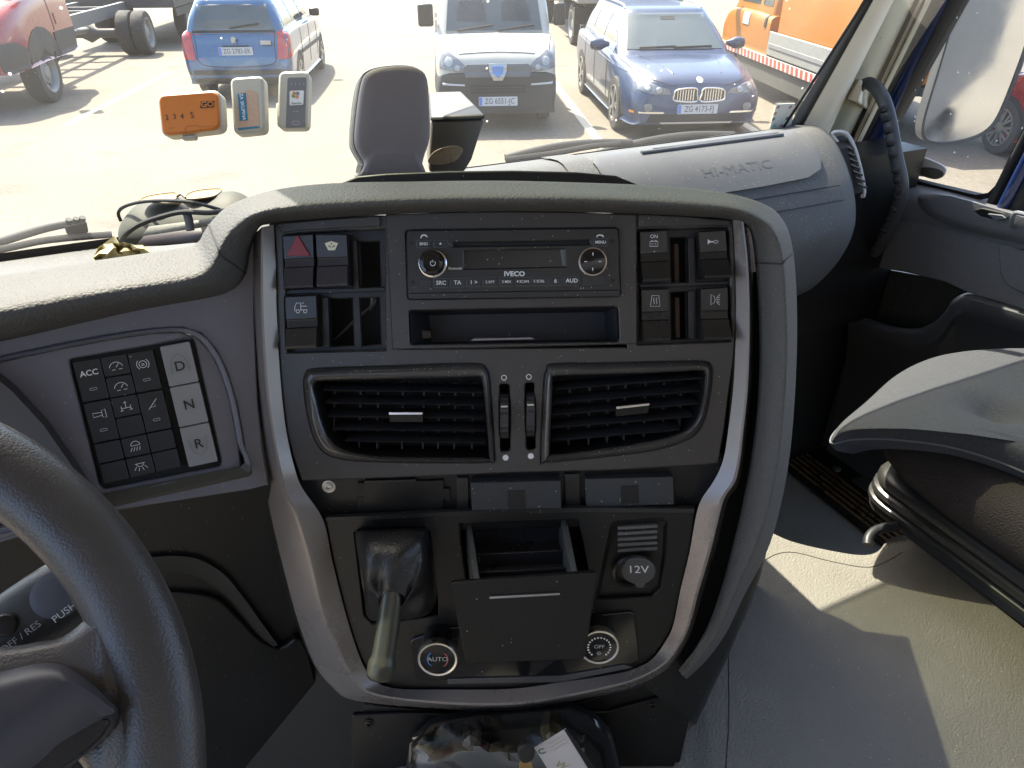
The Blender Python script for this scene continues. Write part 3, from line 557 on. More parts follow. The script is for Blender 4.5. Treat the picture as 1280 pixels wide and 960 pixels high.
# ---- lower panel with drawer, boot and socket openings
low = [(407, 651), (500, 647), (640, 640), (760, 637), (869, 640), (862, 690), (850, 740), (842, 780), (832, 801), (813, 825), (789, 838), (700, 854), (640, 860), (560, 862), (490, 860), (463, 845), (447, 815), (430, 760), (416, 700)]
bootw = [(443, 666), (450, 661), (530, 659), (537, 666), (546, 745), (548, 770), (465, 780), (455, 770)]
sockw = [(764, 656), (770, 652), (828, 648), (834, 653), (832, 690), (826, 735), (815, 746), (745, 750)]
drawh = [(574, 655), (722, 650), (738, 722), (583, 732)]
obj('lower_panel', MB().plate(CL, CL.q(low), [CL.q(bootw), CL.q(sockw), CL.q(drawh)], -.010, 0), P_black, con)
obj('panel_lip', MB().loft([[CL.p(*CL.px(x, y, .001), .001), CL.p(*CL.px(x, y - 5, .003), .003), CL.p(*CL.px(x, y - 9, -.006), -.006)] for x, y in ((407, 652), (460, 650), (560, 645), (640, 642), (740, 640), (868, 641))], False), mat('lip_dusty', (.022, .022, .022), .5, dust=.35), con)
obj('lower_shell', MB().plate(CL, CL.q([(400, 640), (880, 630), (850, 830), (500, 870), (430, 800)], -.06), [], -.064, -.06), P_deep, con)
# drawer
dr = obj('ashtray_drawer', MB().prism(CL, rnd(CL.q([(563, 729), (747, 716), (731, 824), (582, 830)], .060), .004), .054, .060), mat('drawer_black', (.0085, .0085, .009), .42, spec=.3, grain=.15, gs=1200, dust=.06), con, bevel=.0012)
def wall(a, b, c, d, m, nm, th=Vector((0, 0, 0))):
    obj(nm, MB().loft([[a, b, c, d], [a + th, b + th, c + th, d + th]], True, True, True), m, dr, bevel=.0006)
A0, A1 = CL.w(578, 660, .0), CL.w(592, 722, .056); B0, B1 = CL.w(708, 653, .0), CL.w(722, 716, .056); dn = -CL.V * .035; tk = CL.U * .004
A0 -= CL.N * .03; B0 -= CL.N * .03
P_dust = mat('drawer_dusty', (.05, .053, .05), .7, dust=.9, grain=.4, gs=900)
wall(A0, A1, A1 + dn, A0 + dn, P_dust, 'drawer_side', tk * 1.3); wall(B0, B1, B1 + dn, B0 + dn, P_dust, 'drawer_side', -tk * 1.3)
P_tray = mat('drawer_inside', (.022, .022, .026), .3, dust=.25, grain=.2, gs=700)
wall(A0 + dn, A1 + dn, B1 + dn, B0 + dn, P_tray, 'drawer_floor', -CL.V * .003)
wall(A0 + CL.N * .0, A0 + dn, B0 + dn, B0, P_tray, 'drawer_back', CL.N * .003)
for t in (.35, .62): wall(A0.lerp(A1, t) + dn * .6, A0.lerp(A1, t) + dn, B0.lerp(B1, t) + dn, B0.lerp(B1, t) + dn * .6, P_tray, 'drawer_rib', CL.N * .003)
a, b = Vector(CL.px(612, 747, .061)), Vector(CL.px(700, 742, .061)); up = Vector((0, .0011))
obj('handle_strip', MB().prism(CL, [a - up, b - up, b + up, a + up], .060, .0618), mat('satin_strip', (.35, .35, .36), .35, metal=.8), dr, bevel=.0004)
# climate strip and knobs
obj('climate_strip', MB().prism(CL, rnd(CL.q([(512, 800), (560, 785), (740, 770), (792, 764), (800, 826), (770, 838), (640, 850), (520, 850)], .003), .006), -.002, .003), P_gloss, con, bevel=.001)
obj('edge_highlight', MB().prism(CL, CL.q([(560, 846), (700, 842), (780, 828), (790, 832), (700, 850), (560, 852)], .001), -.002, .0045), mat('highlight_grey', (.05, .05, .055), .4), con, bevel=.0006)  # highlight along the lower edge, painted in as a paler strip
def knob(x, y, lab, face):
    n1 = .030; u, v = CL.px(x, y, n1); r = 25.5 / FPX * (CL.w(x, y, n1) - C0).dot(FV)
    t = obj('rotary_knob', MB().lathe(CL, (u, v), [(r * .9, .002), (r * .93, n1 - .008)], 40), P_gloss, con); t['label'] = lab
    obj('knob_ring', MB().lathe(CL, (u, v), [(r * .93, n1 - .009), (r, n1 - .006), (r, n1 - .001), (r * .96, n1 + .0008), (r * .86, n1 + .0005), (r * .84, n1 - .003)], 48, False), P_chrome, t)
    obj('knob_cap', MB().lathe(CL, (u, v), [(r * .85, n1 - .003), (r * .84, n1 - .0008), (r * .5, n1 - .0004)], 40), P_gloss, t)
    face(Fr(CL.p(u, v, n1), CL.U, CL.V), r, t)
M_cold = mat('blue_print', (.05, .22, .55), .5); M_hot = mat('red_print', (.42, .09, .08), .5)
def f_auto(f, r, t):
    text(f, 0, 0, .0003, 'AUTO', r * .36, P_whitedim, t)
    obj('cold_arc', MB().stroke(f, circ(0, 0, r * .5, 12, 130, 240), .0011, .0003), M_cold, t, smooth=0); obj('hot_arc', MB().stroke(f, circ(0, 0, r * .5, 12, -55, 55), .0011, .0003), M_hot, t, smooth=0)
def f_off(f, r, t):
    text(f, 0, r * .03, .0003, 'OFF', r * .30, P_whitedim, t); mb = MB()
    for k in range(18):
        a = R(-50 + 280 * k / 17); c = (r * .55 * math.cos(a), r * .55 * math.sin(a)); mb.prism(f, [(c[0] + .0011 * math.cos(a + q), c[1] + .0011 * math.sin(a + q)) for q in (0, 1.57, 3.14, 4.71)], .0001, .0003)
    obj('dial_ticks', mb, P_white, t, smooth=0)
    S(f, t, [['c'] + circ(0, -r * .34, r * .10, 10), [(-r * .08, -r * .34), (r * .08, -r * .34)], [(0, -r * .26), (0, -r * .42)]], 1, .0004, P_whitedim, .0003)
knob(547, 824, 'temperature knob with chrome ring and blue and red arc', f_auto); knob(749, 809, 'blower knob with chrome ring and dotted scale', f_off)
fi = Fr(CL.w(586, 824, .0612), CL.U, CL.V)
S(Fr(CL.p(*CL.px(586, 824, .0035), .0035), CL.U, CL.V), con, [[(-1.1, .6), (-1, -.4), (-.4, -.7), (1.2, -.6)]], .0026, .0007, P_white)
S(Fr(CL.p(*CL.px(705, 816, .0035), .0035), CL.U, CL.V), con, [[(-1.2, .6), (-1, -.6), (.4, -.6), (1, .7)], [(-.4, .4), (.5, .5)], [(-.2, -.1), (.3, 0)]], .0024, .0006, P_white)
# speaker grille and 12 V socket in their recess
obj('socket_recess', MB().loft([[CL.p(u, v, -.001) for u, v in CL.q(sockw)], [CL.p(u, v, -.006) for u, v in CL.q([(x + (790 - x) * .1, y + (700 - y) * .1) for x, y in sockw], -.006)]], True, False, True), P_black, con)
for i in range(5):
    y = 656 + i * 7; a = [(772 + i * .2, y + 3), (822, y), (822, y + 4), (772, y + 7)]
    obj('grille_slat', MB().prism(CL, CL.q(a, -.002), -.007, -.002), mat('grille_dusty', (.10, .095, .085), .6, dust=.6), con, bevel=.0007)
u, v = CL.px(788, 715, -.002); 
sk_ = obj('power_socket', MB().lathe(CL, (u, v), [(.0175, -.006), (.0175, -.001), (.0150, .001), (.0135, -.001), (.0135, -.012)], 32), mat('socket_ring', (.06, .06, .06), .35, metal=.6), con)
fc = Fr(CL.w(798, 713, .008), CL.U * .97 + CL.N * .12, CL.V + CL.N * .15)
cap = obj('socket_cap', MB().lathe(fc, (0, 0), [(.0150, -.004), (.0160, -.002), (.0160, .001), (.0150, .002), (.004, .0023)], 36), mat('cap_grey', (.055, .055, .057), .45, dust=.12), sk_, bevel=0)
obj('cap_lip', MB().prism(fc, rnd([(-.004, -.0145), (.008, -.0135), (.006, -.0205), (.0, -.021)], .002), -.003, .0008), mat('cap_grey', (0, 0, 0)), sk_, bevel=.0006)
text(fc, -.0005, .003, .0027, '12V', .0125, P_white, sk_, rot=R(5))
# brake lever with leather boot
lv = obj('brake_lever', MB().tube(spl([CL.w(x, y, n) for x, y, n in ((491, 735, .058), (488, 760, .066), (484, 790, .075), (479, 822, .085), (476, 838, .089), (474, 850, .092))], 5), [.0100] * 8 + [.0103] * 7 + [.0105, .0120, .0122, .0122, .0122, .0121, .0120, .0116, .0108, .0095, .0060], 20), mat('lever_satin', (.034, .036, .025), .28, grain=.1, gs=1500, var=.15), con)
rings = []
for k, (pts, n) in enumerate((([(444, 668), (450, 662), (488, 660), (530, 660), (536, 667), (542, 700), (546, 745), (535, 768), (500, 775), (462, 775), (455, 745), (449, 705)], .0), ([(446, 672), (454, 666), (490, 663), (526, 663), (531, 671), (536, 700), (540, 740), (528, 760), (498, 768), (468, 766), (457, 740), (450, 705)], .010),
    ([(448, 676), (456, 668), (491, 664), (524, 664), (531, 672), (534, 698), (534, 728), (522, 748), (498, 756), (472, 754), (458, 732), (450, 703)], .026), ([(453, 690), (464, 678), (492, 674), (520, 675), (529, 688), (530, 708), (527, 730), (515, 746), (496, 754), (476, 752), (462, 734), (455, 712)], .042),
    ([(462, 715), (474, 698), (493, 692), (514, 696), (522, 710), (521, 724), (517, 737), (508, 748), (494, 754), (479, 752), (468, 742), (462, 730)], .056), ([(472, 738), (478, 728), (491, 724), (505, 726), (510, 733), (510, 740), (508, 747), (502, 753), (491, 756), (481, 756), (474, 751), (471, 745)], .063), ([(474, 750), (479, 743), (490, 740), (501, 742), (505, 747), (504, 752), (502, 757), (497, 761), (489, 763), (481, 763), (475, 760), (473, 755)], .068))):
    r_ = [CL.p(u, v, n) for u, v in spl([Vector(a) for a in CL.q(pts, n)], 3, True)]
    rings.append([p + CL.N * (.0028 * math.sin(j * .9 + k * 1.9) + .004 * math.sin(j * .38 - k * 1.4)) * (0 if k in (0, 6) else 1) for j, p in enumerate(r_)])
mb = MB(); fine = [spl([r[j] for r in rings], 5) for j in range(len(rings[0]))]
mb.loft([[c[i] for c in fine] for i in range(len(fine[0]))], True)
obj('leather_boot', mb, P_leather, lv, smooth=80)
# foot of the console below the trim
obj('foot_side', MB().plate(CL, CL.q([(330, 740), (420, 800), (520, 870), (520, 1010), (300, 1010), (300, 760)], -.13), [], -.14, -.13), P_deep, con)
obj('console_foot', MB().plate(CL, CL.q([(455, 880), (500, 886), (560, 890), (700, 884), (800, 858), (850, 815), (880, 830), (862, 900), (840, 1000), (440, 1000)], -.045), [], -.06, -.045), P_black, con)
obj('foot_panel', MB().plate(CL, rnd(CL.q([(440, 893), (500, 890), (640, 893), (760, 888), (855, 862), (868, 870), (850, 930), (830, 1000), (440, 1000)], -.042), .004), [], -.046, -.040), P_black, con)
# ---- car radio
rad = thing('car_radio', CU.p(*CU.px(640, 374, .0), 0), 'black single slot car radio with display, knob and row of buttons', 'radio')
rq = CU.q([(508, 288), (773, 285), (775, 370), (510, 374)], .008)
P_rad = mat('radio_plastic', (.011, .0107, .0104), .38, grain=.2, gs=1500, dust=.4, dsc=1.2, var=.1)
disp = rnd(CU.q([(580, 314), (706, 311), (707, 333), (580, 336)], .010), .001)
slot = CU.q([(566, 303), (737, 300.5), (738, 305.5), (566, 308)], .010)
obj('faceplate', MB().plate(CU, rnd(rq, .004), [disp, slot], -.004, .010), P_rad, rad)
obj('lower_lip', MB().prism(CU, rnd(CU.q([(511, 366), (774, 362), (775, 371), (511, 374)], .011), .002), .004, .0112), P_rad, rad, bevel=.001)
obj('display', MB().prism(CU, CU.q([(578, 312), (708, 309), (709, 335), (578, 338)], .006), .004, .006), mat('lcd', (.014, .014, .013), .2, dust=.30), rad)
obj('display_edge', MB().prism(CU, CU.q([(700, 312), (706, 312), (707, 332), (703, 332)], .008), .006, .0085), mat('edge_pale', (.10, .11, .12), .4), rad)
obj('disc_slot', MB().prism(CU, CU.q([(564, 301), (740, 299), (740, 307), (564, 309)], .004), .0, .004), P_deep, rad)
P_rb = mat('radio_button', (.022, .022, .024), .38, dust=.08)
def rbtn(x0, x1, y0, y1, s, size=.0043, rd=.0012, name='button', bold=.01, sx=1.0):
    u0, v1 = CU.px(x0, y0, .011); u1, v0 = CU.px(x1, y1, .011)
    o = obj(name, MB().prism(CU, rrect(u0, v0, u1, v1, rd, 3), .008, .0118), P_rb, rad, bevel=.0004)
    obj('button_gap', MB().stroke(CU, rrect(u0 - .0004, v0 - .0004, u1 + .0004, v1 + .0004, rd, 3), .0006, .0102, True), mat('gap_pale', (.10, .10, .10), .4), o, smooth=0)
    if s: text(CU, (u0 + u1) / 2, (v0 + v1) / 2, .0121, s, size, P_white, o, bold=bold, sx=sx)
    return o
for i, s in enumerate(('SRC', 'TA', '1 ▸', '2 RPT', '3 MIX', '4 SCAN', '5 SCRL', '6', 'AUD')):
    x = 542.5 + i * 20.4; y = 349 - i * .35
    rbtn(x, x + 18, y, y + 9.5, s.replace(' ▸', ' >'), .0050 if len(s) < 4 else .0032)
rbtn(521, 539, 301, 309, 'BND', .0036); rbtn(542, 559, 301, 308, None)
rbtn(742, 759, 299, 307, 'MENU', .0034)
a = CU.px(550.5, 304.5, .0121); obj('eject_icon', MB().prism(CU, [(a[0] - .0014, a[1] - .0008), (a[0] + .0014, a[1] - .0008), (a[0], a[1] + .0012)], .0119, .0121), P_white, rad, smooth=0)
obj('eject_icon', MB().prism(CU, CU.q([(729, 345), (755, 344), (756, 357), (729, 358)], .0105), .009, .0108), P_rb, rad, bevel=.0004).name = 'lock_cover'
obj('lock_cover', MB().prism(CU, CU.q([(526, 349), (539, 349), (540, 358), (526, 358)], .0105), .009, .0108), P_rb, rad, bevel=.0004)
def ring3(x, y, r, prof, m, nm, par): u, v = CU.px(x, y, .012); return obj(nm, MB().lathe(CU, (u, v), [(r * a, n) for a, n in prof], 40), m, par)
kr = 17.5 / FPX * .635
kn = ring3(541, 329, kr, [(1.0, .008), (1.0, .013), (.9, .014)], P_chrome, 'volume_knob', rad)
ring3(541, 329, kr, [(.9, .008), (.88, .022), (.8, .0245), (.6, .025), (.55, .0242)], P_gloss, 'knob_cap', kn)
u, v = CU.px(541, 329, .025); f = Fr(CU.p(u, v, .0245), CU.U, CU.V)
S(f, kn, [circ(0, 0, .0022, 14, 115, 425), [(0, .0006), (0, .0028)]], 1, .0005)
kn = ring3(741, 327, kr, [(1.0, .008), (1.0, .0125), (.92, .0128)], mat('copper_ring', (.45, .38, .32), .3, metal=.9), 'cursor_pad', rad)
ring3(741, 327, kr, [(.9, .008), (.9, .0135), (.4, .0145)], P_gloss, 'pad_cap', kn)
u, v = CU.px(741, 327, .015); f = Fr(CU.p(u, v, .0148), CU.U, CU.V)
S(f, kn, [[(-.0075, 0), (-.005, 0)], [(.0075, 0), (.005, 0)], [(0, -.0078), (0, -.0052)], [(0, .0078), (0, .0052)]], 1, .0007)
u, v = CU.px(643, 342.5, .0105); text(CU, u, v, .0105, 'IVECO', .0058, P_white, rad, bold=.03, sx=1.1)
u, v = CU.px(569, 335.5, .0105); text(CU, u, v, .0105, 'Bluetooth', .0030, P_white, rad, bold=.012)
for x, y in ((530, 296), (750, 295.5)):
    u, v = CU.px(x, y, .0105); f = Fr(CU.p(u, v, .0105), CU.U, CU.V)
    S(f, rad, [[(-.0028, -.0012), (-.0018, .0010), (0, .0016), (.0018, .0010), (.0028, -.0002)] if x < 600 else [(-.0030, -.0006), (-.0020, .0008), (0, .0012), (.0020, .0008), (.0030, -.0006)]], 1, .0011)
for x, y in ((514.5, 303.5), (516, 353), (765, 301.5), (766, 350.5)):
    u, v = CU.px(x, y, .0105); obj('fixing_hole', MB().prism(CU, circ(u, v, .0019, 14), .0095, .0103), P_deep, rad, smooth=0)
# ------------------------------------------------------------------ dashboard
dash = thing('dashboard', (.3, .9, 1.6), 'dark grey truck dashboard with leather-grain hood over the console', 'dashboard')
# padded hood: stations (frame, inner edge L2, crest L1, back L0)
HS = [('D', (-120, 452), (-120, 424), (-120, 362)), ('D', (-50, 437), (-50, 409), (-50, 351)), ('D', (31, 420), (20, 395), (20, 341)), ('D', (100, 404), (90, 381), (90, 330)), ('D', (180, 386), (165, 368), (165, 319)), ('D', (250, 374), (232, 357), (232, 309)), ('D', (282, 366), (259, 347), (248, 302)), ('D', (301, 352), (272, 331), (255, 290)), ('D', (309, 334), (280, 311), (266, 275)), ('D', (312, 316), (290, 294), (283, 259)), ('C', (318, 295), (306, 278), (312, 246)), ('C', (328, 281), (328, 268), (345, 237)),
      ('C', (350, 277), (358, 263), (388, 231)), ('C', (400, 273), (420, 258), (440, 228)), ('C', (480, 268), (500, 254), (510, 227)), ('C', (560, 265), (570, 252), (575, 226)), ('C', (640, 264), (640, 252), (640, 226)), ('C', (720, 265), (720, 252), (720, 228)), ('C', (795, 267), (800, 255), (800, 231)), ('C', (860, 270), (870, 259), (872, 236)), ('C', (905, 273), (922, 265), (925, 245)), ('C', (928, 279), (952, 279), (960, 258)), ('C', (939, 291), (967, 296), (980, 278)), ('C', (944, 320), (975, 322), (990, 308)), ('C', (948, 370), (979, 370), (995, 360)), ('C', (950, 430), (981, 430), (996, 425)), ('C', (948, 500), (978, 500), (993, 500)), ('C', (940, 570), (970, 572), (986, 575)), ('C', (929, 630), (958, 632), (974, 638)), ('C', (917, 680), (942, 682), (958, 690)), ('C', (902, 735), (917, 739), (929, 746)), ('C', (886, 780), (897, 786), (907, 792)), ('C', (868, 812), (875, 819), (883, 825)), ('C', (848, 838), (853, 844), (858, 849))]
rows = []
for k, (fr_, a, b, c) in enumerate(HS):
    f = DF if fr_ == 'D' else None
    g = (lambda x, y, n: DF.w(x, y, n)) if f else CP
    nb = .034 if k > 20 else .040
    nb = {len(HS) - 4: .024, len(HS) - 3: .014, len(HS) - 2: .006, len(HS) - 1: -.004}.get(k, nb)
    nc = (-.018 if k >= len(HS) - 4 else -.012) if k > 21 else (-.030 if f else -.022)
    rows.append([g(*a, -.012), g(*a, .003), g(a[0] * .55 + b[0] * .45, a[1] * .55 + b[1] * .45, nb * .72), g(*b, nb), g(b[0] * .72 + c[0] * .28, b[1] * .72 + c[1] * .28, nb * .93), g(b[0] * .3 + c[0] * .7, b[1] * .3 + c[1] * .7, nb * .45 + nc * .5), g(*c, nc), g(c[0], c[1], nc - .03) - ZV * (.012 if k < 21 else 0)])
colsH = [spl([r[j] for r in rows], 5) for j in range(8)]
fine = []
for i in range(len(colsH[0])): fine.append(spl([colsH[j][i] for j in range(8)], 3))
obj('hood_pad', MB().loft(fine, False), P_pad, dash, smooth=70)
for i in (38, 116):
    obj('pad_seam', MB().tube([p + (p - CU.p(.0, -.05, -.25)).normalized() * .0003 for p in fine[i]][2:-3], .0009, 5), P_rubber, dash)
# dark lip behind the hood and the shelf carrying the devices
lip = [(418, 232), (446, 220), (482, 216.5), (560, 213.5), (640, 212.5), (720, 214.5), (770, 219), (800, 231)]
obj('rear_lip', MB().prism(CU, CU.q(lip + [(800, 250), (418, 250)], -.07), -.085, -.07), P_black, dash, bevel=.002)
g0 = CU.p(*CU.px(610, 216, -.085), -.085)
SHZ = CU.w(560, 216, -.086).z
shelf = MB(); q_ = [CU.w(425, 232, -.085), CU.w(795, 232, -.085)]
shelf.prism(WORLD, [(q_[0].x, q_[0].y), (q_[1].x, q_[1].y), (q_[1].x + .02, q_[1].y + .07), (q_[0].x - .0, q_[0].y + .08)], 1.90, SHZ - .07)
obj('device_shelf', shelf, P_black, dash, bevel=.004)
# flat dash top towards the windscreen
obj('dash_top', MB().loft([[Vector((x, y, z)) for y, z in ((.66, 1.96), (.72, 1.955), (.95, 1.94), (1.118, 1.925), (1.118, 1.89))] for x in (XL, -.4, 0, .3, .62)], False), P_dash, dash)
obj('dash_core', MB().wbox(XL, .42, .72, 1.06, 1.55, 1.92), P_deep, dash)
# driver's panel with keypad pod
pod = [(-120, 478), (-40, 455), (70, 431), (140, 418), (190, 411), (228, 409), (252, 417), (270, 437), (284, 465), (296, 505), (305, 555), (309, 590), (210, 607), (128, 629), (100, 560), (60, 505), (-120, 400)]
podq = [(-120, 478), (-40, 455), (70, 431), (140, 418), (190, 411), (228, 409), (252, 417), (270, 437), (284, 465), (296, 505), (305, 555), (309, 590), (210, 607), (128, 629), (-120, 690)]
obj('driver_panel', MB().plate(DF, DF.q([(-140, 440), (31, 418), (180, 384), (250, 372), (282, 362), (300, 345), (312, 305), (318, 300), (318, 400), (322, 500), (328, 560), (336, 606), (312, 612), (128, 640), (-140, 720)]), [DF.q(podq)], -.012, 0), P_driver, dash)
inn = []
cxp, cyp = 160, 520
def ins(p, k): return (p[0] + (cxp - p[0]) * k, p[1] + (cyp - p[1]) * k)
rgs = []
for k, n in ((0, .0), (.012, .0045), (.035, .0050), (.052, .0035), (.06, -.003)):
    rgs.append([DF.p(u, v, n) for u, v in spl([Vector(a) for a in DF.q([ins(p, k) for p in podq], n)], 4, True)])
obj('pod_bead', MB().loft(rgs, True), P_driver, dash, smooth=60)
kp = [(86, 449), (191, 431), (240, 421), (243, 426), (277, 578), (275, 583), (129, 612), (124, 608)]
obj('pod_face', MB().plate(DF, DF.q([ins(p, .05) for p in podq], -.003), [rnd(DF.q(kp, -.003), .002)], -.008, -.003), P_driver, dash)
obj('pod_lower_bevel', MB().loft([[DF.w(*a, .003), DF.w(*b, .010), DF.w(*c, -.02)] for a, b, c in (((124, 619), (128, 633), (130, 645)), ((210, 601), (214, 613), (215, 625)), ((300, 584), (311, 591), (312, 604)), ((306, 578), (314, 586), (318, 600)))], False), mat('bevel_olive', (.085, .08, .062), .36, metal=.3), dash, smooth=20)
obj('keypad_well', MB().prism(DF, DF.q([(80, 445), (245, 418), (282, 580), (124, 618)], -.010), -.014, -.010), P_deep, dash)
def kcell(c4, s0, t0, s1, t1, m, name='push_button', gap=.0006, n=-.0005):
    q = [Vector(p) for p in DF.q(c4, n)]
    def bl(s, t): return q[0].lerp(q[1], s).lerp(q[3].lerp(q[2], s), t)
    P = [bl(s0, t0), bl(s1, t0), bl(s1, t1), bl(s0, t1)]; c = sum(P, Vector((0, 0))) / 4
    P = [p + (c - p).normalized() * gap for p in P]
    o = obj(name, MB().prism(DF, rnd([tuple(p) for p in P], .0010, 2), -.010, n), m, dash, bevel=.0006)
    return o, Fr(DF.p(c.x, c.y, n), DF.U, DF.V), (P[1] - P[0]).length
K4 = [(90, 452), (191, 436), (227, 584), (129, 606)]
def led(f, o, dy=-.0075): obj('indicator', MB().stroke(f, rrect(-.0026, dy - .0009, .0026, dy + .0009, .0006, 2), .0004, .0004, True), P_whitedim, o, smooth=0)
def ki(strokes): return lambda f, o, wd: S(f, o, strokes, wd * .2, .00045, P_white, .0004)
arc = lambda r, a0, a1, cx=0, cy=0: circ(cx, cy, r, 12, a0, a1)
speed = [arc(1.3, 10, 185, 0, -.6), [(0, -.4), (.6, .3)], [(-.9, -.9), (-.2, -.9)], [(.4, -.9), (1.1, -.9)]]
brake = [['c'] + circ(0, 0, .75, 16), arc(1.2, 130, 240), arc(1.2, -50, 60), [(-.3, .1), (.3, .1)], [(-.3, -.2), (.3, -.2)]]
torch = [['c', (-1.2, .45), (-1.2, -.45), (.5, -.3), (.5, .3)], ['c', (.5, .7), (1.2, .9), (1.2, -.9), (.5, -.7)]]
axle = [[(-.9, -.9), (-.9, .1)], [(.9, -.9), (.9, .1)], [(-.9, -.4), (.9, -.4)], [(0, -.4), (0, 1.1)], [(-.3, .8), (.3, .8)], [(-1.2, -.9), (-.6, -.9)], [(1.2, -.9), (.6, -.9)]]
tow = [['c', (-.7, -.6), (.2, .3), (.5, -.5)], [(-1, -1), (1, 1.1)], [(.2, .3), (.8, .9)]]
lamp1 = [arc(.9, 0, 190, 0, .2), [(-.9, .2), (.9, .2)], [(-.7, -.2), (-1.2, -1)], [(-.2, -.2), (-.6, -1)], [(.3, -.2), (0, -1)], [(.8, -.2), (.6, -1)]]
lamp2 = [arc(.7, 180, 370, 0, .6), [(-1, .6), (1, .6)], [(-.8, 0), (-1.3, -.7)], [(-.3, -.3), (-.5, -1)], [(.3, -.3), (.5, -1)], [(.8, 0), (1.3, -.7)]]
for r_ in range(3):
    for c_ in range(3):
        s0, s1, t0, t1 = c_ / 3, (c_ + 1) / 3, r_ / 3, (r_ + 1) / 3; tm = (t0 + t1) / 2
        if (c_ == 1) or (r_ == 2):
            o1, f1, wd = kcell(K4, s0, t0, s1, tm, P_btn, gap=.0005); o2, f2, _ = kcell(K4, s0, tm, s1, t1, P_btn, gap=.0005)
            if (r_, c_) == (0, 1): ki(speed)(f1, o1, wd); ki(speed)(f2, o2, wd)
            if (r_, c_) == (1, 1): ki(axle)(f1, o1, wd)
            if (r_, c_) == (2, 1): ki(lamp1)(f1, o1, wd); ki(lamp2)(f2, o2, wd)
        else:
            o1, f1, wd = kcell(K4, s0, t0, s1, t1, P_btn); led(f1, o1)
            f1 = Fr(f1.p(0, .006), DF.U, DF.V)
            if (r_, c_) == (0, 0): text(f1, 0, 0, .0004, 'ACC', .0066, P_white, o1, bold=.015)
            elif (r_, c_) == (0, 2): ki(brake)(f1, o1, wd)
            elif (r_, c_) == (1, 0): ki(torch)(f1, o1, wd)
            elif (r_, c_) == (1, 2): ki(tow)(f1, o1, wd)
KG = [(199, 433), (237, 426), (273, 577), (236, 585)]
for i, s in enumerate('DNR'):
    o1, f1, wd = kcell(KG, 0, i / 3, 1, (i + 1) / 3, P_key, 'gear_key', .0005, .0012); o1['label'] = 'grey gear key marked ' + s
    text(f1, 0, -.002 if s == 'D' else (.001 if s == 'R' else 0), .0006, s, .0118, P_ink, o1, bold=.012)
    if s != 'N':
        sg = 1 if s == 'D' else -1
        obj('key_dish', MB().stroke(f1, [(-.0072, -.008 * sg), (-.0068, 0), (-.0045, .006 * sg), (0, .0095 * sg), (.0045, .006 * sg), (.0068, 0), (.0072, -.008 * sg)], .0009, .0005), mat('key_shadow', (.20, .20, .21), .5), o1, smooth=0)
# lower dash below the pod: dark knee panel with arched moulding
KF = tilt(DF.w(230, 615, -.02), (1, 0, 0), R(-6))
obj('knee_panel', MB().loft([[DF.w(x0, y0, -.012), KF.w(x0 + 2, y0 + 25, .004), KF.w(x1, y1, -.004), KF.w(x2, y2, -.03)] for x0, y0, x1, y1, x2, y2 in ((-140, 720, -100, 900, -80, 1050), (60, 650, 90, 900, 90, 1050), (128, 634, 190, 830, 200, 1050), (220, 614, 270, 800, 300, 1050), (312, 600, 350, 800, 390, 1050), (338, 606, 400, 820, 440, 1050))], False), P_black, dash, smooth=60)
ar = [(150, 700), (185, 697), (220, 695), (250, 700), (280, 718), (305, 748), (328, 780), (347, 806)]
for i_, (m_, r_, dy) in enumerate(((mat('arch_olive', (.022, .0215, .018), .36), .011, 0), (P_rubber, .0012, 44))):
    pts = [KF.w(x, y + dy * (1 if x < 300 else .5), .006 if i_ == 0 else .003) for x, y in ar]
    if i_ == 0: obj('arch_moulding', MB().loft([[KF.w(x, y - 3, .000), KF.w(x, y, .006), KF.w(x - dx * .3, y + dy2 * .35, .003), KF.w(x - dx * .7, y + dy2 * .75, -.006), KF.w(x - dx, y + dy2, -.010)] for x, y, dx, dy2 in [tuple(v) for v in spl([Vector((x, y, max(0, (x - 230)) * .30, 46 - max(0, x - 280) * .45)) for x, y in ar], 4)]], False), m_, dash, smooth=80)
obj('arch_panel', MB().prism(KF, [tuple(p) for p in spl([Vector(a) for a in KF.q([(180, 745), (240, 744), (275, 752), (300, 775), (325, 800), (350, 812), (385, 816), (400, 1000), (100, 1000), (100, 780)], .006)], 4, True)], -.01, .006), P_black, dash, bevel=.002)
# instrument binnacle edge beside the wheel
obj('binnacle', MB().loft([[DF.w(x, y, .002), DF.w(x - 6, y + 6, .016), DF.w(x - 32, y + 30, .012), DF.w(x - 40, y + 46, -.03)] for x, y in ((-60, 438), (-20, 450), (20, 482), (60, 525), (95, 575), (118, 612), (130, 650))], False), mat('binnacle_brown', (.040, .034, .030), .5, dust=.06), dash, smooth=40)
# ---- passenger side: rounded dash body
sec = [(y + (.05 if y < 1.06 else 0), z) for y, z in [(1.12, 1.90), (1.118, 1.950), (1.05, 1.976), (.985, 1.990), (.95, 1.990), (.915, 1.974), (.885, 1.948), (.857, 1.915), (.836, 1.878), (.825, 1.84), (.83, 1.80), (.85, 1.75), (.89, 1.69), (.95, 1.64), (1.06, 1.58)]]
secS = spl([Vector((0, y, z)) for y, z in sec], 4)
XE = 1.285
st = [(.40, 0, 0), (.55, 0, 0), (.7, 0, 0), (.9, 0, 0), (1.0, .0, 0), (1.07, .006, .002), (1.11, .015, .005), (1.13, .03, .012), (1.138, .05, .03)]
cm = Vector((0, 1.0, 1.82)); rings = []
for X, dy, sh in st:
    rings.append([Vector((X, (p.y - cm.y) * (1 - sh) + cm.y + dy, (p.z - cm.z) * (1 - sh * 1.2) + cm.z)) for p in secS])
obj('passenger_dash', MB().loft(rings, False, False, True), P_dash, dash, smooth=60)
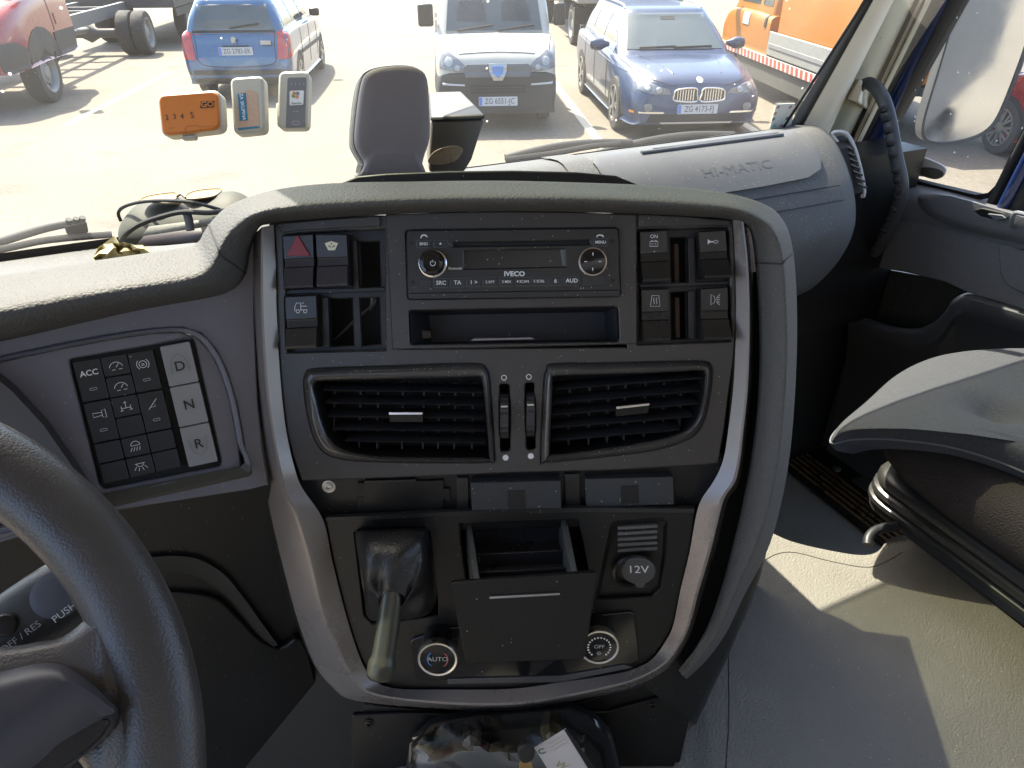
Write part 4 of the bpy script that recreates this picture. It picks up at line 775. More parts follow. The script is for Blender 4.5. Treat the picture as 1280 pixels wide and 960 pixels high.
# airbag cover plate on top: follows the section, slightly proud
def dsec(X, t, off=0):
    i = t * (len(secS) - 1); k = int(min(i, len(secS) - 2)); p = secS[k].lerp(secS[k + 1], i - k); tn = (secS[k + 1] - secS[k]).normalized(); nn = Vector((0, tn.z, -tn.y))
    if nn.z < -.2: nn = -nn
    nn = Vector((0, -tn.z, tn.y)) if Vector((0, -tn.z, tn.y)).z > 0 else Vector((0, tn.z, -tn.y))
    p = p + nn * off; return Vector((X, p.y, p.z))
P_cover = mat('cover_plastic', (.095, .096, .097), .48, spec=.4, grain=.3, gs=600, var=.2, vs=7, dust=.15)
cv = MB(); rg = []
for X, a, b in ((.605, .30, .36), (.62, .25, .435), (.65, .235, .455), (.72, .23, .46), (.90, .23, .46), (1.0, .235, .455), (1.035, .25, .435), (1.05, .29, .38)):
    rg.append([dsec(X, a, .0)] + [dsec(X, a + (b - a) * s / 10, .005) for s in range(11)] + [dsec(X, b, .0)])
acov = obj('airbag_cover', cv.loft(rg, False), P_cover, dash, smooth=50)
P_emb = mat('emboss_shade', (.084, .085, .086), .42)
# embossed lettering, faint: its relief shade is painted as a darker tone
fe = Fr(dsec(.87, .40, .0062), (1, 0, 0), dsec(.87, .36) - dsec(.87, .43))
tx_ = text(WORLD, 0, 0, 0, 'HI-MATIC', .030, P_emb, acov, sx=1.15); rt_ = ROOT[acov.name]
sl_ = sum((secS[i + 1] - secS[i]).length for i in range(len(secS) - 1))
for v_ in tx_.data.vertices:
    w_ = v_.co + rt_; v_.co = dsec(.86 + w_.x, .395 - w_.y / sl_, .0053) - rt_
# vents and grooves on the top
obj('top_pocket', MB().loft([[dsec(X, .262 - d, .0052), dsec(X, .262 - d * .5, .0062), dsec(X, .262 + d * .5, .0062), dsec(X, .262 + d, .0052)] for X, d in ((.73, .001), (.76, .008), (.82, .015), (.90, .018), (.97, .016), (1.0, .002))], False), mat('pocket_dark', (.025, .026, .028), .5), dash)
obj('pocket_lip', MB().tube([dsec(X, .285, .006) for X in (.70, .76, .85, .94, 1.0)], .0035, 8), P_cover, dash)
obj('dash_strap', MB().loft([[dsec(X, t, .0035) for t in (.17, .20, .24, .28, .33, .38, .42)] for X in (.555, .605)], False), P_dash, dash)
for t_ in (.49, .535): obj('front_seam', MB().tube([dsec(X, t_, .0006) for X in (.60, .75, .9, 1.02, 1.07)], .0010, 5), P_rubber, dash)
obj('defrost_strip', MB().loft([[dsec(X, t, .003) for t in (.06, .08, .10, .12, .14)] for X in (.45, .7, .95, 1.08)], False), mat('strip_pale', (.055, .057, .058), .5), dash)
for t in (.045, .155):
    obj('top_seam', MB().tube([dsec(X, t, .001) for X in (.42, .6, .8, 1.0, 1.08)], .0012, 5), P_rubber, dash)
for X in (.56, .605):
    obj('top_seam', MB().tube([dsec(X, .20 + .015 * k, .0008) for k in range(13)], .0014, 5), P_rubber, dash)
# side vent at the door end of the dash: frame ring with louvres
vr = spl([hx(x, y, X) for x, y, X in ((1040, 168, 1.137), (1056, 166, 1.150), (1066, 180, 1.162), (1074, 205, 1.167), (1080, 236, 1.169), (1078, 246, 1.167), (1071, 232, 1.162), (1064, 212, 1.158), (1056, 190, 1.150))], 4, True)
sv = obj('side_vent', MB().tube(vr + [vr[0]], .0036, 8), mat('vent_frame_pale', (.42, .42, .42), .4), dash)
for i in range(7):
    y = 182 + i * 8; x = 1055 + i * 3
    obj('louvre', MB().tube([hx(x, y, 1.149), hx(x + 11, y + 5, 1.153)], .0022, 6), P_black, sv)
vb_ = [hx(x, y, 1.158) for x, y in ((1040, 170), (1055, 169), (1066, 183), (1079, 240), (1074, 246), (1060, 222))]
obj('vent_back', MB().loft([vb_, [q_ - Vector((.06, -.02, .012)) for q_ in vb_]], True, True, True), P_black, sv, smooth=0)
# ------------------------------------------------------------------ steering wheel
SWc = Vector((-.303, .326, 1.928)); SWf = tilt(SWc, (1, 0, 0), R(49.6)); SR = .225
sw = thing('steering_wheel', SWc, 'black leather steering wheel with worn rim and grey spoke panel', 'steering wheel')
mb = MB(); rings = []
for i in range(96):
    a = 2 * math.pi * i / 96; c = (SR * math.cos(a), SR * math.sin(a)); er = Vector((math.cos(a), math.sin(a)))
    rings.append([SWf.p(c[0] + er.x * .0235 * math.cos(t), c[1] + er.y * .0235 * math.cos(t), .019 * math.sin(t)) for t in [2 * math.pi * j / 20 for j in range(20)]])
rings.append(rings[0]); mb.loft(rings, True)
obj('rim', mb, P_wheel, sw, smooth=80)
def sp(x, y, n): return SWf.w(x, y, n)
# leather spoke root flowing into the rim, seen at the lower left
rg = []
for pts, n in (([(-60, 838), (30, 812), (75, 800), (108, 775), (122, 745), (160, 800), (178, 880), (182, 960), (175, 1010), (130, 1010), (110, 960), (80, 935), (0, 960), (-60, 980)], -.010), ([(-60, 832), (30, 806), (78, 796), (112, 768), (128, 740), (160, 800), (178, 880), (182, 960), (175, 1010), (128, 1010), (106, 962), (76, 940), (0, 966), (-60, 990)], .006), ([(-60, 842), (30, 818), (84, 806), (118, 790), (134, 770), (152, 805), (166, 880), (172, 960), (165, 1010), (136, 1010), (118, 955), (84, 926), (0, 950), (-60, 970)], .0135)):
    rg.append([SWf.p(u, v, n) for u, v in spl([Vector(a) for a in SWf.q(pts, n)], 4, True)])
obj('spoke', MB().loft(rg, True, True, True), P_wheel, sw, smooth=60)
P_spk = mat('spoke_panel', (.034, .034, .041), .42, metal=.1, grain=.08, gs=1800, var=.06)
pp_ = [(-60, 850), (0, 840), (50, 829), (82, 832), (112, 852), (135, 874), (148, 890), (138, 915), (110, 940), (60, 975), (-60, 1010)]
pin = [(-60, 880), (0, 866), (50, 852), (84, 852), (108, 862), (130, 878), (143, 891), (110, 900), (60, 925), (20, 960), (-60, 990)]
obj('spoke_panel', MB().loft([[SWf.p(u, v, .010) for u, v in spl([Vector(a) for a in SWf.q(pp_, .010)], 4, True)], [SWf.p(u, v, .017) for u, v in spl([Vector(a) for a in SWf.q(pp_, .017)], 4, True)], [SWf.p(u, v, .026) for u, v in spl([Vector(a) for a in SWf.q(pin, .026)], 4, True)]], True, True, True), P_spk, sw, smooth=50)
obj('spoke_inset', MB().prism(SWf, rnd(SWf.q([(-60, 1010), (20, 958), (60, 928), (105, 905), (140, 895), (130, 918), (105, 941), (60, 972), (0, 1010)], .022), .006), .010, .0235), P_black, sw, bevel=.002)
obj('hub', MB().lathe(SWf, (0, 0), [(.075, -.03), (.085, .0), (.080, .022), (.05, .03)], 40), P_black, sw, smooth=50)
for a in (200, 340):
    pass
# control stalk behind the wheel
stk = thing('control_stalk', SWf.w(0, 790, -.05), 'blue-grey control stalk marked PUSH and OFF/RES behind the steering wheel', 'stalk')
SF = Fr(SWf.w(60, 755, -.045), SWf.w(140, 700, -.045) - SWf.w(0, 790, -.045), SWf.V)
L_ = (SWf.w(140, 700, -.045) - SWf.w(0, 790, -.045)).length / 140
e0, e1 = SF.px(-80, 845)[0], SF.px(166, 668)[0]
rings = []
for t in range(13):
    u = e0 + (e1 - e0) * t / 12; h = .016 + .008 * math.sin(min(1, t / 12) * math.pi * .9) ; rings.append([SF.p(u, h * .95 * math.cos(a), h * .55 * math.sin(a)) for a in [2 * math.pi * j / 20 for j in range(20)]])
obj('stalk_body', MB().loft(rings, True, True, True), mat('stalk_plastic', (.03, .033, .036), .45, grain=.2, gs=900), stk, smooth=80)
obj('stalk_button', MB().lathe(SF, SF.px(16, 782), [(.0068, .004), (.0068, .0142), (.0055, .0158), (.002, .0162)], 24), P_black, stk)
obj('stalk_paddle', MB().lathe(Fr(SF.p(*SF.px(78, 745), .0115), SF.U, SF.V), (0, 0), [(.015, -.004), (.0145, .002), (.010, .0032)], 24), mat('paddle_grey', (.08, .085, .10), .5), stk)
a = SF.px(37, 797); text(SF, *a, .0165, 'OFF / RES', .0058, P_whitedim, stk, rot=R(4))
a = SF.px(90, 767); text(SF, *a, .0165, 'PUSH', .0062, P_white, stk, rot=R(4))
# ------------------------------------------------------------------ passenger seat
seat = thing('passenger_seat', (1.02, .25, TZ), 'grey fabric passenger seat cushion on a black plastic base', 'seat')
ZS = 1.70
ol = [hz(1045, 536, ZS), hz(1052, 518, ZS), hz(1085, 488, ZS), hz(1122, 452, ZS), hz(1160, 432, ZS), hz(1205, 424, ZS), hz(1275, 425, ZS)]
ol = [Vector((p.x, p.y, 0)) for p in ol] + [Vector((1.325, .56, 0)), Vector((1.33, .3, 0)), Vector((1.33, -.1, 0)), Vector((1.15, -.16, 0)), Vector((.985, -.14, 0)), Vector((.975, .1, 0)), Vector((.965, .30, 0)), Vector((.950, .40, 0)), Vector((.915, .475, 0)), Vector((.860, .53, 0)), Vector((.810, .558, 0))]
ols = spl(ol, 6, True); cc = Vector((1.12, .30, 0)); rings = []
def seatz(p):
    d = Vector((p.x - 1.015, p.y - .496, 0)).length
    f_ = max(0, min(1, (.50 - p.y) / .06))
    dimp = -.030 * math.exp(-(d / .030) ** 2) - .004 * math.exp(-((p.x - 1.015 - .3 * (.496 - p.y)) / .022) ** 2) * f_ - .004 * math.exp(-((p.y - .496 - .25 * (p.x - 1.015)) / .02) ** 2) * max(0, min(1, (p.x - 1.0) / .06))
    side = .006 * max(0, min(1, (abs(p.x - 1.13) - .08) / .14)) ** 1.5
    return dimp + side * max(.4, min(1, (.62 - p.y) / .2)) - .022 * max(0, (p.y - .42) / .25) ** 2
for k, dz in ((.93, -.036), (.980, -.034), (.997, -.027), (1.0, -.019), (.998, -.013), (.993, -.008), (.985, -.003), (.974, .001), (.955, .005), (.93, .008), (.88, .011), (.80, .014), (.74, .014), (.68, .0135), (.62, .013), (.56, .012), (.50, .0115), (.44, .011), (.38, .0105), (.32, .010), (.26, .010), (.2, .010), (.14, .010), (.08, .010), (.02, .010)):
    ring = []
    for p in ols:
        q = cc + (p - cc) * k; ring.append(Vector((q.x, q.y, ZS + dz + seatz(q))))
    rings.append(ring)
obj('cushion', MB().loft(rings, True, True, True), P_fabric, seat, smooth=80)
obj('cushion_piping', MB().tube([Vector((cc.x + (p.x - cc.x) * 1.001, cc.y + (p.y - cc.y) * 1.001, ZS - .021 + seatz(p))) for p in ols] + [Vector((cc.x + (ols[0].x - cc.x) * 1.001, cc.y + (ols[0].y - cc.y) * 1.001, ZS - .021 + seatz(ols[0])))], .0016, 6), mat('piping', (.14, .145, .16), .8), seat)
obj('tuft_button', MB().lathe(WORLD, (1.015, .496), [(.010, ZS - .026), (.008, ZS - .020), (.003, ZS - .018)], 16), P_fabric, seat)
def srail(pts, r, m, nm, flat=1): return obj(nm, MB().tube(pts, r, 10, flat=flat), m, seat)
# side bolster under the cushion
rings = []
sb_ = [(.985, 1.668), (.955, 1.666), (.925, 1.656), (.905, 1.634), (.898, 1.605), (.906, 1.580), (.93, 1.571), (1.22, 1.571), (1.22, 1.668)]
for t in range(17):
    y = .572 - t * .045; e = (.35, .72, .9)[t] if t < 3 else 1
    rings.append([Vector((1.05 + (x - 1.05) * (.86 + .14 * e), y, 1.617 + (z - 1.617) * (.3 + .7 * e))) for x, z in sb_])
obj('side_bolster', MB().loft(rings, True, True, True), P_mesh, seat, smooth=80)
# base with ribbed skirt
rings = []
def basering(z, g): return [Vector((x, y, z)) for x, y in rrect(.925 - g, -.15, 1.27 + g, .575 + g, .05, 5)]
prof = [(1.600, -.004), (1.572, .0), (1.568, .012), (1.560, .016), (1.552, .016), (1.548, .010), (1.543, .018), (1.534, .019), (1.530, .012), (1.525, .020), (1.517, .020), (1.513, .012), (1.508, .016), (1.501, .016)]
obj('ribbed_skirt', MB().loft([basering(z, g) for z, g in prof], True, True, True), mat('seat_base', (.030, .029, .028), .38, var=.15, dust=.05), seat, smooth=50)
obj('adjust_lever', MB().tube(spl([Vector((.835, .50, 1.505)), Vector((.845, .508, 1.510)), Vector((.865, .512, 1.514)), Vector((.90, .505, 1.514))], 4), .0075, 10), mat('lever_blue', (.02, .022, .025), .5), seat)
obj('seat_pedestal', MB().wbox(1.0, 1.24, -.12, .5, ZF + .003, 1.503), P_black, seat, bevel=.01)
# ------------------------------------------------------------------ passenger door
door = thing('cab_door', (XR, .5, 1.3), 'dark grey passenger door panel with switch pod and tinted window', 'door')
DR = Fr((XR - .02, .8, 1.85), (0, -1, 0), (0, 0, 1))
gl = [(1199, -4), (1160, 68), (1112, 160), (1100, 186), (1103, 207), (1115, 218), (1170, 232), (1222, 244), (1236, 242), (1246, 232), (1262, 200), (1300, 120), (1360, -4)]
obj('window_glass', MB().face([hx(x, y, XR + .035) for x, y in ((1070, 260), (1230, -60), (1480, -60), (1400, 320))]), G_door, door, smooth=0)
frm = [(1210, -30), (1160, 66), (1110, 158), (1099, 184), (1101, 206), (1113, 217), (1170, 231), (1222, 243), (1237, 241), (1247, 231), (1262, 200), (1300, 124), (1375, -30)]
wf = Fr((XR + .02, .8, 1.85), (0, -1, 0), (0, 0, 1))
obj('window_frame', MB().loft([[wf.p(u, v, 0) for u, v in wf.q([(x + (1205 - x) * -.03, y + (130 - y) * -.06) for x, y in frm])], [wf.p(u, v, .006) for u, v in wf.q(frm)], [wf.p(u, v, -.015) for u, v in wf.q(frm)]], False), P_rubber, door, smooth=30)
# sill ledge under the window
obj('window_ledge', MB().loft([[hx(x, y, XR + .04), hx(x, y + 6, XR + .01), hx(x - 4, y + 14, XR - .03), hx(x - 6, y + 26, XR - .045), hx(x - 8, y + 50, XR - .045)] for x, y in ((1080, 200), (1100, 212), (1140, 224), (1180, 233), (1225, 245), (1270, 258), (1330, 277), (1420, 305))], False), mat('ledge_plastic', (.085, .088, .09), .55, grain=.3, gs=800, dust=.15), door, smooth=60)
up = [(1070, 262), (1100, 258), (1150, 262), (1280, 295), (1450, 345), (1450, 440), (1280, 386), (1210, 366), (1180, 352), (1130, 340), (1085, 333), (1060, 330)]
obj('upper_panel', MB().prism(DR, rnd(DR.q(up, .022), .006), -.01, .022), P_doorp, door, bevel=.004)
obj('pocket_cover', MB().prism(DR, rnd(DR.q([(1247, 305), (1290, 312), (1450, 355), (1450, 420), (1290, 371), (1262, 360), (1250, 345)], .026), .01), .0, .025), P_doorp, door, bevel=.002)
obj('switch_pod', MB().loft([[DR.p(u, v, n) for u, v in spl([Vector(a) for a in DR.q(pts, n)], 3, True)] for pts, n in (([(1150, 244), (1185, 244), (1290, 276), (1450, 325), (1450, 355), (1290, 312), (1225, 297), (1180, 283), (1157, 268), (1148, 256)], .015), ([(1152, 245), (1186, 243), (1290, 274), (1450, 322), (1450, 347), (1290, 303), (1225, 288), (1184, 276), (1160, 264), (1151, 254)], .040), ([(1162, 247), (1188, 245), (1290, 275), (1450, 322), (1450, 337), (1290, 294), (1225, 281), (1188, 269), (1167, 259), (1160, 252)], .046))], True, False, True), P_doorp, door, bevel=0, smooth=50)
PF = Fr(DR.w(1240, 268, .047), (0, -1, -.02), (-.2, 0, 1))
obj('window_switch', MB().prism(PF, rnd(PF.q([(1218, 263), (1228, 260), (1255, 266), (1262, 272), (1248, 275), (1226, 270)]), .003), -.004, .002), P_deep, door, bevel=.0008)
obj('switch_paddle', MB().prism(PF, rnd(PF.q([(1237, 266), (1255, 268), (1260, 272), (1247, 274)]), .002), .0, .006), mat('paddle_pale', (.12, .13, .14), .35), door, bevel=.001)
obj('door_pull', MB().tube(spl([PF.w(1264, 283, .004), PF.w(1266, 272, .012), PF.w(1272, 266, .012), PF.w(1300, 274, .012)], 4), .004, 8), mat('pull_grey', (.14, .15, .17), .4), door)
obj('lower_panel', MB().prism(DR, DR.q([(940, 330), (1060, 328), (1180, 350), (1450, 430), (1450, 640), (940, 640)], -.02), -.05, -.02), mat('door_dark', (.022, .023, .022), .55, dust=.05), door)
pk = [(1060, 388), (1085, 397), (1115, 407), (1145, 410), (1168, 402), (1182, 388), (1192, 374), (1210, 366), (1240, 373), (1290, 388), (1350, 408), (1450, 440)]
obj('map_pocket', MB().loft([[DR.w(x, y, .0), DR.w(x, y + 2, .022), DR.w(x, y + 9, .034), DR.w(x, y + 24, .036), DR.w(x, y + 34, .020), DR.w(x - 4, y + 70, .012), DR.w(x - 30, y + 190, -.01)] for x, y in [tuple(p) for p in spl([Vector(a) for a in pk], 4)]], False), mat('pocket_plastic', (.045, .048, .052), .42, grain=.2, gs=800), door, smooth=50)
obj('corner_reflector', MB().prism(wf, [tuple(p) for p in spl([Vector(a) for a in wf.q([(1098, 178), (1112, 182), (1150, 195), (1178, 207), (1181, 216), (1172, 222), (1140, 219), (1112, 214), (1100, 200)], -.012)], 4, True)], -.016, -.012), mat('pale_sticker', (.62, .60, .56), .5), door, smooth=0)
obj('reflector_lens', MB().prism(wf, [tuple(p) for p in spl([Vector(a) for a in wf.q([(1148, 212), (1158, 209), (1174, 212), (1180, 219), (1170, 224), (1154, 220)], -.011)], 4, True)], -.013, -.010), mat('lens_dark', (.12, .11, .09), .2), door, smooth=0)
# ------------------------------------------------------------------ outside mirror
mir = thing('side_mirror', hx(1200, 160, 1.95), 'large rounded truck door mirror seen through the side window', 'mirror')
MPc = hx(1215, 90, 1.92)
MF = Fr(MPc, (.8625, -.506, 0), (0, .004, 1))
mo = [tuple(q) for q in rnd([(1218, -80), (1180, 60), (1152, 150), (1150, 172), (1160, 180), (1190, 181), (1225, 172), (1245, 157), (1262, 120), (1285, 60), (1330, -80)], 22, 4)]
gi = [(x + (1215 - x) * .06, y + (80 - y) * .03) for x, y in mo]
obj('mirror_housing', MB().loft([[MF.p(u, v, -.09) for u, v in MF.q([(x + (1215 - x) * .25, y + (60 - y) * .15) for x, y in mo], -.09)], [MF.p(u, v, -.04) for u, v in spl([Vector(a) for a in MF.q(mo)], 1, True)], [MF.p(u, v, .004) for u, v in MF.q(mo)], [MF.p(u, v, .004) for u, v in MF.q(gi)], [MF.p(u, v, -.002) for u, v in MF.q(gi)]], True, True, False), mat('mirror_rim', (.045, .045, .043), .5), mir, smooth=50)
obj('mirror_glass', MB().prism(MF, MF.q(gi), -.006, -.001), mat('mirror_silver', (.86, .86, .84), .03, metal=1, var=.01), mir, smooth=0)
obj('mirror_arm', MB().tube([MF.w(1235, -20, -.06), MF.w(1300, -60, -.03), Vector((1.46, .98, 2.75))], .018, 10), P_black, mir)
# ------------------------------------------------------------------ vehicles in the car park
from mathutils.bvhtree import BVHTree
P_tyre = mat('tyre', (.030, .029, .027), .85, grain=.4, gs=120, var=.25, dust=.3, dsc=.1)
P_alloy = mat('alloy', (.40, .39, .37), .35, metal=.8, var=.06)
P_steelrim = mat('steel_rim', (.22, .22, .21), .5, metal=.3, var=.1)
P_arch = mat('arch_black', (.018, .018, .018), .8)
P_bump = mat('bumper_grey', (.030, .030, .030), .65, var=.12, vs=3)
P_cglass = mat('car_glass', (.055, .070, .072), .06, var=.25, vs=1.5, spec=.8)
P_lamp = mat('lamp_glass', (.15, .16, .17), .10, var=.7, vs=22, coat=.6)
P_tail = mat('tail_lamp', (.42, .035, .030), .2, var=.25, vs=10, coat=.5)
P_plate = mat('plate_white', (.45, .46, .47), .4, var=.03)
P_pblue = mat('plate_blue', (.10, .18, .50), .4)
P_amber = mat('amber_lamp', (.6, .25, .04), .25)
class Car:
    def __init__(s, name, o, V, label, cat, paint, group=None):
        V = Vector(V).normalized(); s.f = Fr(o, (V.y, -V.x, 0), V); s.k = 1.0; s.e = thing(name, o, label, cat, group); s.p = paint; s.bv = []; s.bf = []; s.tree = None
    def scale(s, k, kz=None):
        s.f.U = s.f.U * k; s.f.V = s.f.V * k; s.f.N = s.f.N * (kz or k); s.k = k
    def reg(s, mb):
        b = len(s.bv); s.bv += mb.v; s.bf += [tuple(b + i for i in f) for f in mb.f]; s.tree = None
    def loc(s, mb):            # local verts -> world
        mb.v = [s.f.p(*v) for v in mb.v]; return mb
    def body(s, st, k=3, name='body', m=None, caps=True):
        rings = []
        for y, w2, w1, w0, z0, z1, z2, z3 in st:
            h = spl([Vector((0, 0, z0)), Vector((w0 * .95, 0, z0)), Vector((w0, 0, z0 + .05)), Vector((w1, 0, z1)), Vector((w1 * .5 + w2 * .5 + .02, 0, z2 - .09)), Vector((w2, 0, z2)), Vector((w2 * .8, 0, z2 * .35 + z3 * .65)), Vector((0, 0, z3))], k)
            rings.append([Vector((p.x, y, p.z)) for p in h] + [Vector((-p.x, y, p.z)) for p in reversed(h[1:-1])])
        cols = [spl([r[j] for r in rings], 4) for j in range(len(rings[0]))]
        mb = MB().loft([[c[i] for c in cols] for i in range(len(cols[0]))], True, caps, caps); s.reg(mb)
        return obj(name, s.loc(mb), m or s.p, s.e, smooth=55)
    def cabin(s, base, top, z0, z1, crown=.04, name='roof', r0=.2, r1=.22, m=None, bulge=.03):
        rings = []
        for t in (0, .2, .4, .6, .8, .93, 1.0):
            b = math.sin(t * math.pi) * bulge
            rr = [a + (c - a) * t for a, c in zip(base, top)]; r = r0 + (r1 - r0) * t
            rings.append([Vector((x, y, z0 + (z1 - z0) * (t if t < .93 else (.965 if t < 1 else 1.0)))) for x, y in rrect(-rr[0] - b, rr[1] - b, rr[0] + b, rr[2] + b * .5, r, 5)])
        cx = (top[1] + top[2]) / 2
        for k, dz in ((.85, .4), (.6, .75), (.3, .95), (.02, 1)):
            rings.append([Vector((p.x * k, cx + (p.y - cx) * k, z1 + crown * dz)) for p in rings[6]])
        mb = MB().loft(rings, True, False, True); s.reg(mb); return obj(name, s.loc(mb), m or s.p, s.e, smooth=50)
    def cast(s, a, b, ax):
        if not s.tree: s.tree = BVHTree.FromPolygons(s.bv_local(), s.bf)
        o, d = {'F': ((a, 9, b), (0, -1, 0)), 'B': ((a, -9, b), (0, 1, 0)), 'R': ((9, a, b), (-1, 0, 0)), 'L': ((-9, a, b), (1, 0, 0)), 'T': ((a, b, 9), (0, 0, -1))}[ax]
        h = s.tree.ray_cast(Vector(o), Vector(d))
        return (h[0], h[1], -Vector(d)) if h[0] is not None else (None, None, -Vector(d))
    def bv_local(s): return s._lv
    def freeze(s):
        s._lv = s.bv; s.tree = BVHTree.FromPolygons(s._lv, s.bf)
    def patch(s, name, pts, ax, m, off=.006, parent=None, sub=4, th=.02, smooth=60):
        P = [Vector(p) for p in pts]; E = []
        for i, p in enumerate(P):
            q = P[(i + 1) % len(P)]
            for j in range(sub): E.append(p.lerp(q, j / sub))
        c = sum(E, Vector((0, 0))) / len(E); rings = []; lastn = None
        def pr(q, o):
            h, n, d = s.cast(q.x, q.y, ax)
            if h is None:
                for k in (.97, .93, .88, .8, .7):
                    g = c + (q - c) * k; h, n, d = s.cast(g.x, g.y, ax)
                    if h is not None: break
            return (h or Vector((0, 0, 0))) + d * o
        rings.append([pr(q, off - th) for q in E])
        for k in (1, .86, .72, .57, .42, .27, .12, .01): rings.append([pr(c + (q - c) * k, off) for q in E])
        mb = MB().loft(rings, True, False, True); return obj(name, s.loc(mb), m, parent or s.e, smooth=smooth)
    def line(s, name, pts, ax, r=.005, m=None, k=4, off=0):
        Q = []
        for q in spl([Vector(a) for a in pts], k):
            h, n, d = s.cast(q.x, q.y, ax)
            if h is not None: Q.append(s.f.p(*(h + d * off)))
        if len(Q) > 1: return obj(name, MB().tube(Q, r, 5), m or P_arch, s.e)
    def lamp(s, x, z, r, ax='F', off=.02):
        s.patch('lamp_reflector', [(x + a, z + b) for a, b in circ(0, 0, r, 10)], ax, mat('reflector_pale', (.34, .35, .35), .15, var=.5, vs=40), off, sub=1)
    def box(s, name, x0, x1, y0, y1, z0, z1, m, bevel=.01, parent=None):
        return obj(name, s.loc(MB().wbox(x0, x1, y0, y1, z0, z1)), m, parent or s.e, bevel=bevel)
    def wheel(s, x, y, r, wd=.21, rim='alloy', nsp=5, ringcol=None):
        sx = 1 if x > 0 else -1
        r *= s.k; wd *= s.k; cw = s.f.p(x, y, 0) + ZV * r
        f = Fr(cw, s.f.V, s.f.N)
        if f.N.dot(s.f.U) * sx < 0: f = Fr(cw, -s.f.V, s.f.N)
        h = wd / 2
        w_ = obj('wheel', MB().lathe(f, (0, 0), [(r * .62, -h), (r * .93, -h), (r, -h * .7), (r, h * .7), (r * .95, h * .95), (r * .80, h), (r * .68, h * .98), (r * .66, h * .7)], 40, False), P_tyre, s.e, smooth=50)
        if rim == 'alloy':
            obj('rim', MB().lathe(f, (0, 0), [(r * .69, h * .98), (r * .66, h * 1.0), (r * .62, h * .8), (r * .6, h * .3), (r * .01, h * .3)], 40, False), mat('rim_dark', (.08, .08, .08), .5), w_, smooth=40)
            mb = MB()
            for k in range(nsp):
                a = 2 * math.pi * k / nsp
                for da in (-.16, .16):
                    c1 = (r * .16 * math.cos(a), r * .16 * math.sin(a)); c2 = (r * .65 * math.cos(a + da), r * .65 * math.sin(a + da)); nx, ny = -math.sin(a) * r * .045, math.cos(a) * r * .045
                    mb.prism(f, [(c1[0] - nx, c1[1] - ny), (c2[0] - nx, c2[1] - ny), (c2[0] + nx, c2[1] + ny), (c1[0] + nx, c1[1] + ny)], h * .5, h * 1.0)
            mb.lathe(f, (0, 0), [(r * .2, h * .4), (r * .2, h * 1.0), (r * .1, h * 1.06)], 20)
            mb.lathe(f, (0, 0), [(r * .68, h * .9), (r * .68, h * 1.02), (r * .63, h * 1.02), (r * .63, h * .9)], 40, False)
            obj('spokes', mb, P_alloy, w_, smooth=30)
        else:
            obj('rim', MB().lathe(f, (0, 0), [(r * .69, h * .98), (r * .66, h * 1.0), (r * .60, h * .85), (r * .55, h * .35), (r * .42, h * .25), (r * .36, h * .55), (r * .25, h * .6), (r * .2, h * .75), (r * .01, h * .78)], 40, False), P_steelrim, w_, smooth=40)
            for k in range(8):
                a = 2 * math.pi * (k + .5) / 8; obj('rim_hole', MB().lathe(Fr(f.p(r * .485 * math.cos(a), r * .485 * math.sin(a), h * .31), f.U, f.V), (0, 0), [(r * .055, -.004), (r * .055, .004)], 10), P_arch, w_)
        return w_
    def plate(s, xc, y, z, tx, front=True, wd=.52, ht=.115, tilt_=0):
        f = Fr(s.f.p(xc, y, z), (-1 if front else 1) * s.f.U, s.f.N); 
        o = obj('number_plate', MB().prism(f, rrect(-wd / 2, -ht / 2, wd / 2, ht / 2, .01, 2), -.01, .008), P_plate, s.e)
        obj('plate_band', MB().prism(f, [(-wd / 2 + .004, -ht / 2 + .006), (-wd / 2 + .045, -ht / 2 + .006), (-wd / 2 + .045, ht / 2 - .006), (-wd / 2 + .004, ht / 2 - .006)], .008, .0095), P_pblue, o, smooth=0)
        text(f, .02, 0, .0095, tx, .10, mat('plate_ink', (.10, .10, .11), .6), o, bold=.01, sx=.82); return o
HB = -PD
# ---- blue compact SUV
c = Car('blue_suv', hz(772, 161, 0) + PD * 1.35 + PR * .82, HB, 'dark blue SUV with twin chrome grilles parked facing the truck', 'car', mat('suv_blue', (.014, .030, .075), .35, coat=.5, var=.1, vs=2))
c.scale(1.0, .9)
c.body([(-2.21, .66, .70, .64, .45, .64, .94, .96), (-2.08, .80, .86, .80, .32, .60, 1.02, 1.04), (-1.4, .84, .905, .87, .24, .62, 1.05, 1.07), (0, .85, .905, .88, .22, .60, 1.01, 1.04), (.75, .84, .905, .88, .22, .60, .98, 1.02), (1.15, .80, .905, .88, .23, .62, .955, 1.00), (1.6, .72, .895, .87, .24, .62, .92, .98), (1.95, .64, .86, .83, .24, .58, .86, .92), (2.10, .58, .80, .78, .24, .52, .81, .86), (2.18, .50, .72, .72, .26, .46, .74, .79)])
c.cabin((.80, -2.02, 1.02), (.60, -1.72, .18), .985, 1.555, .045, 'cabin')
c.freeze()
c.patch('windscreen', [(-.67, 1.065), (.67, 1.065), (.545, 1.50), (-.545, 1.50)], 'F', P_cglass, .022, sub=7)
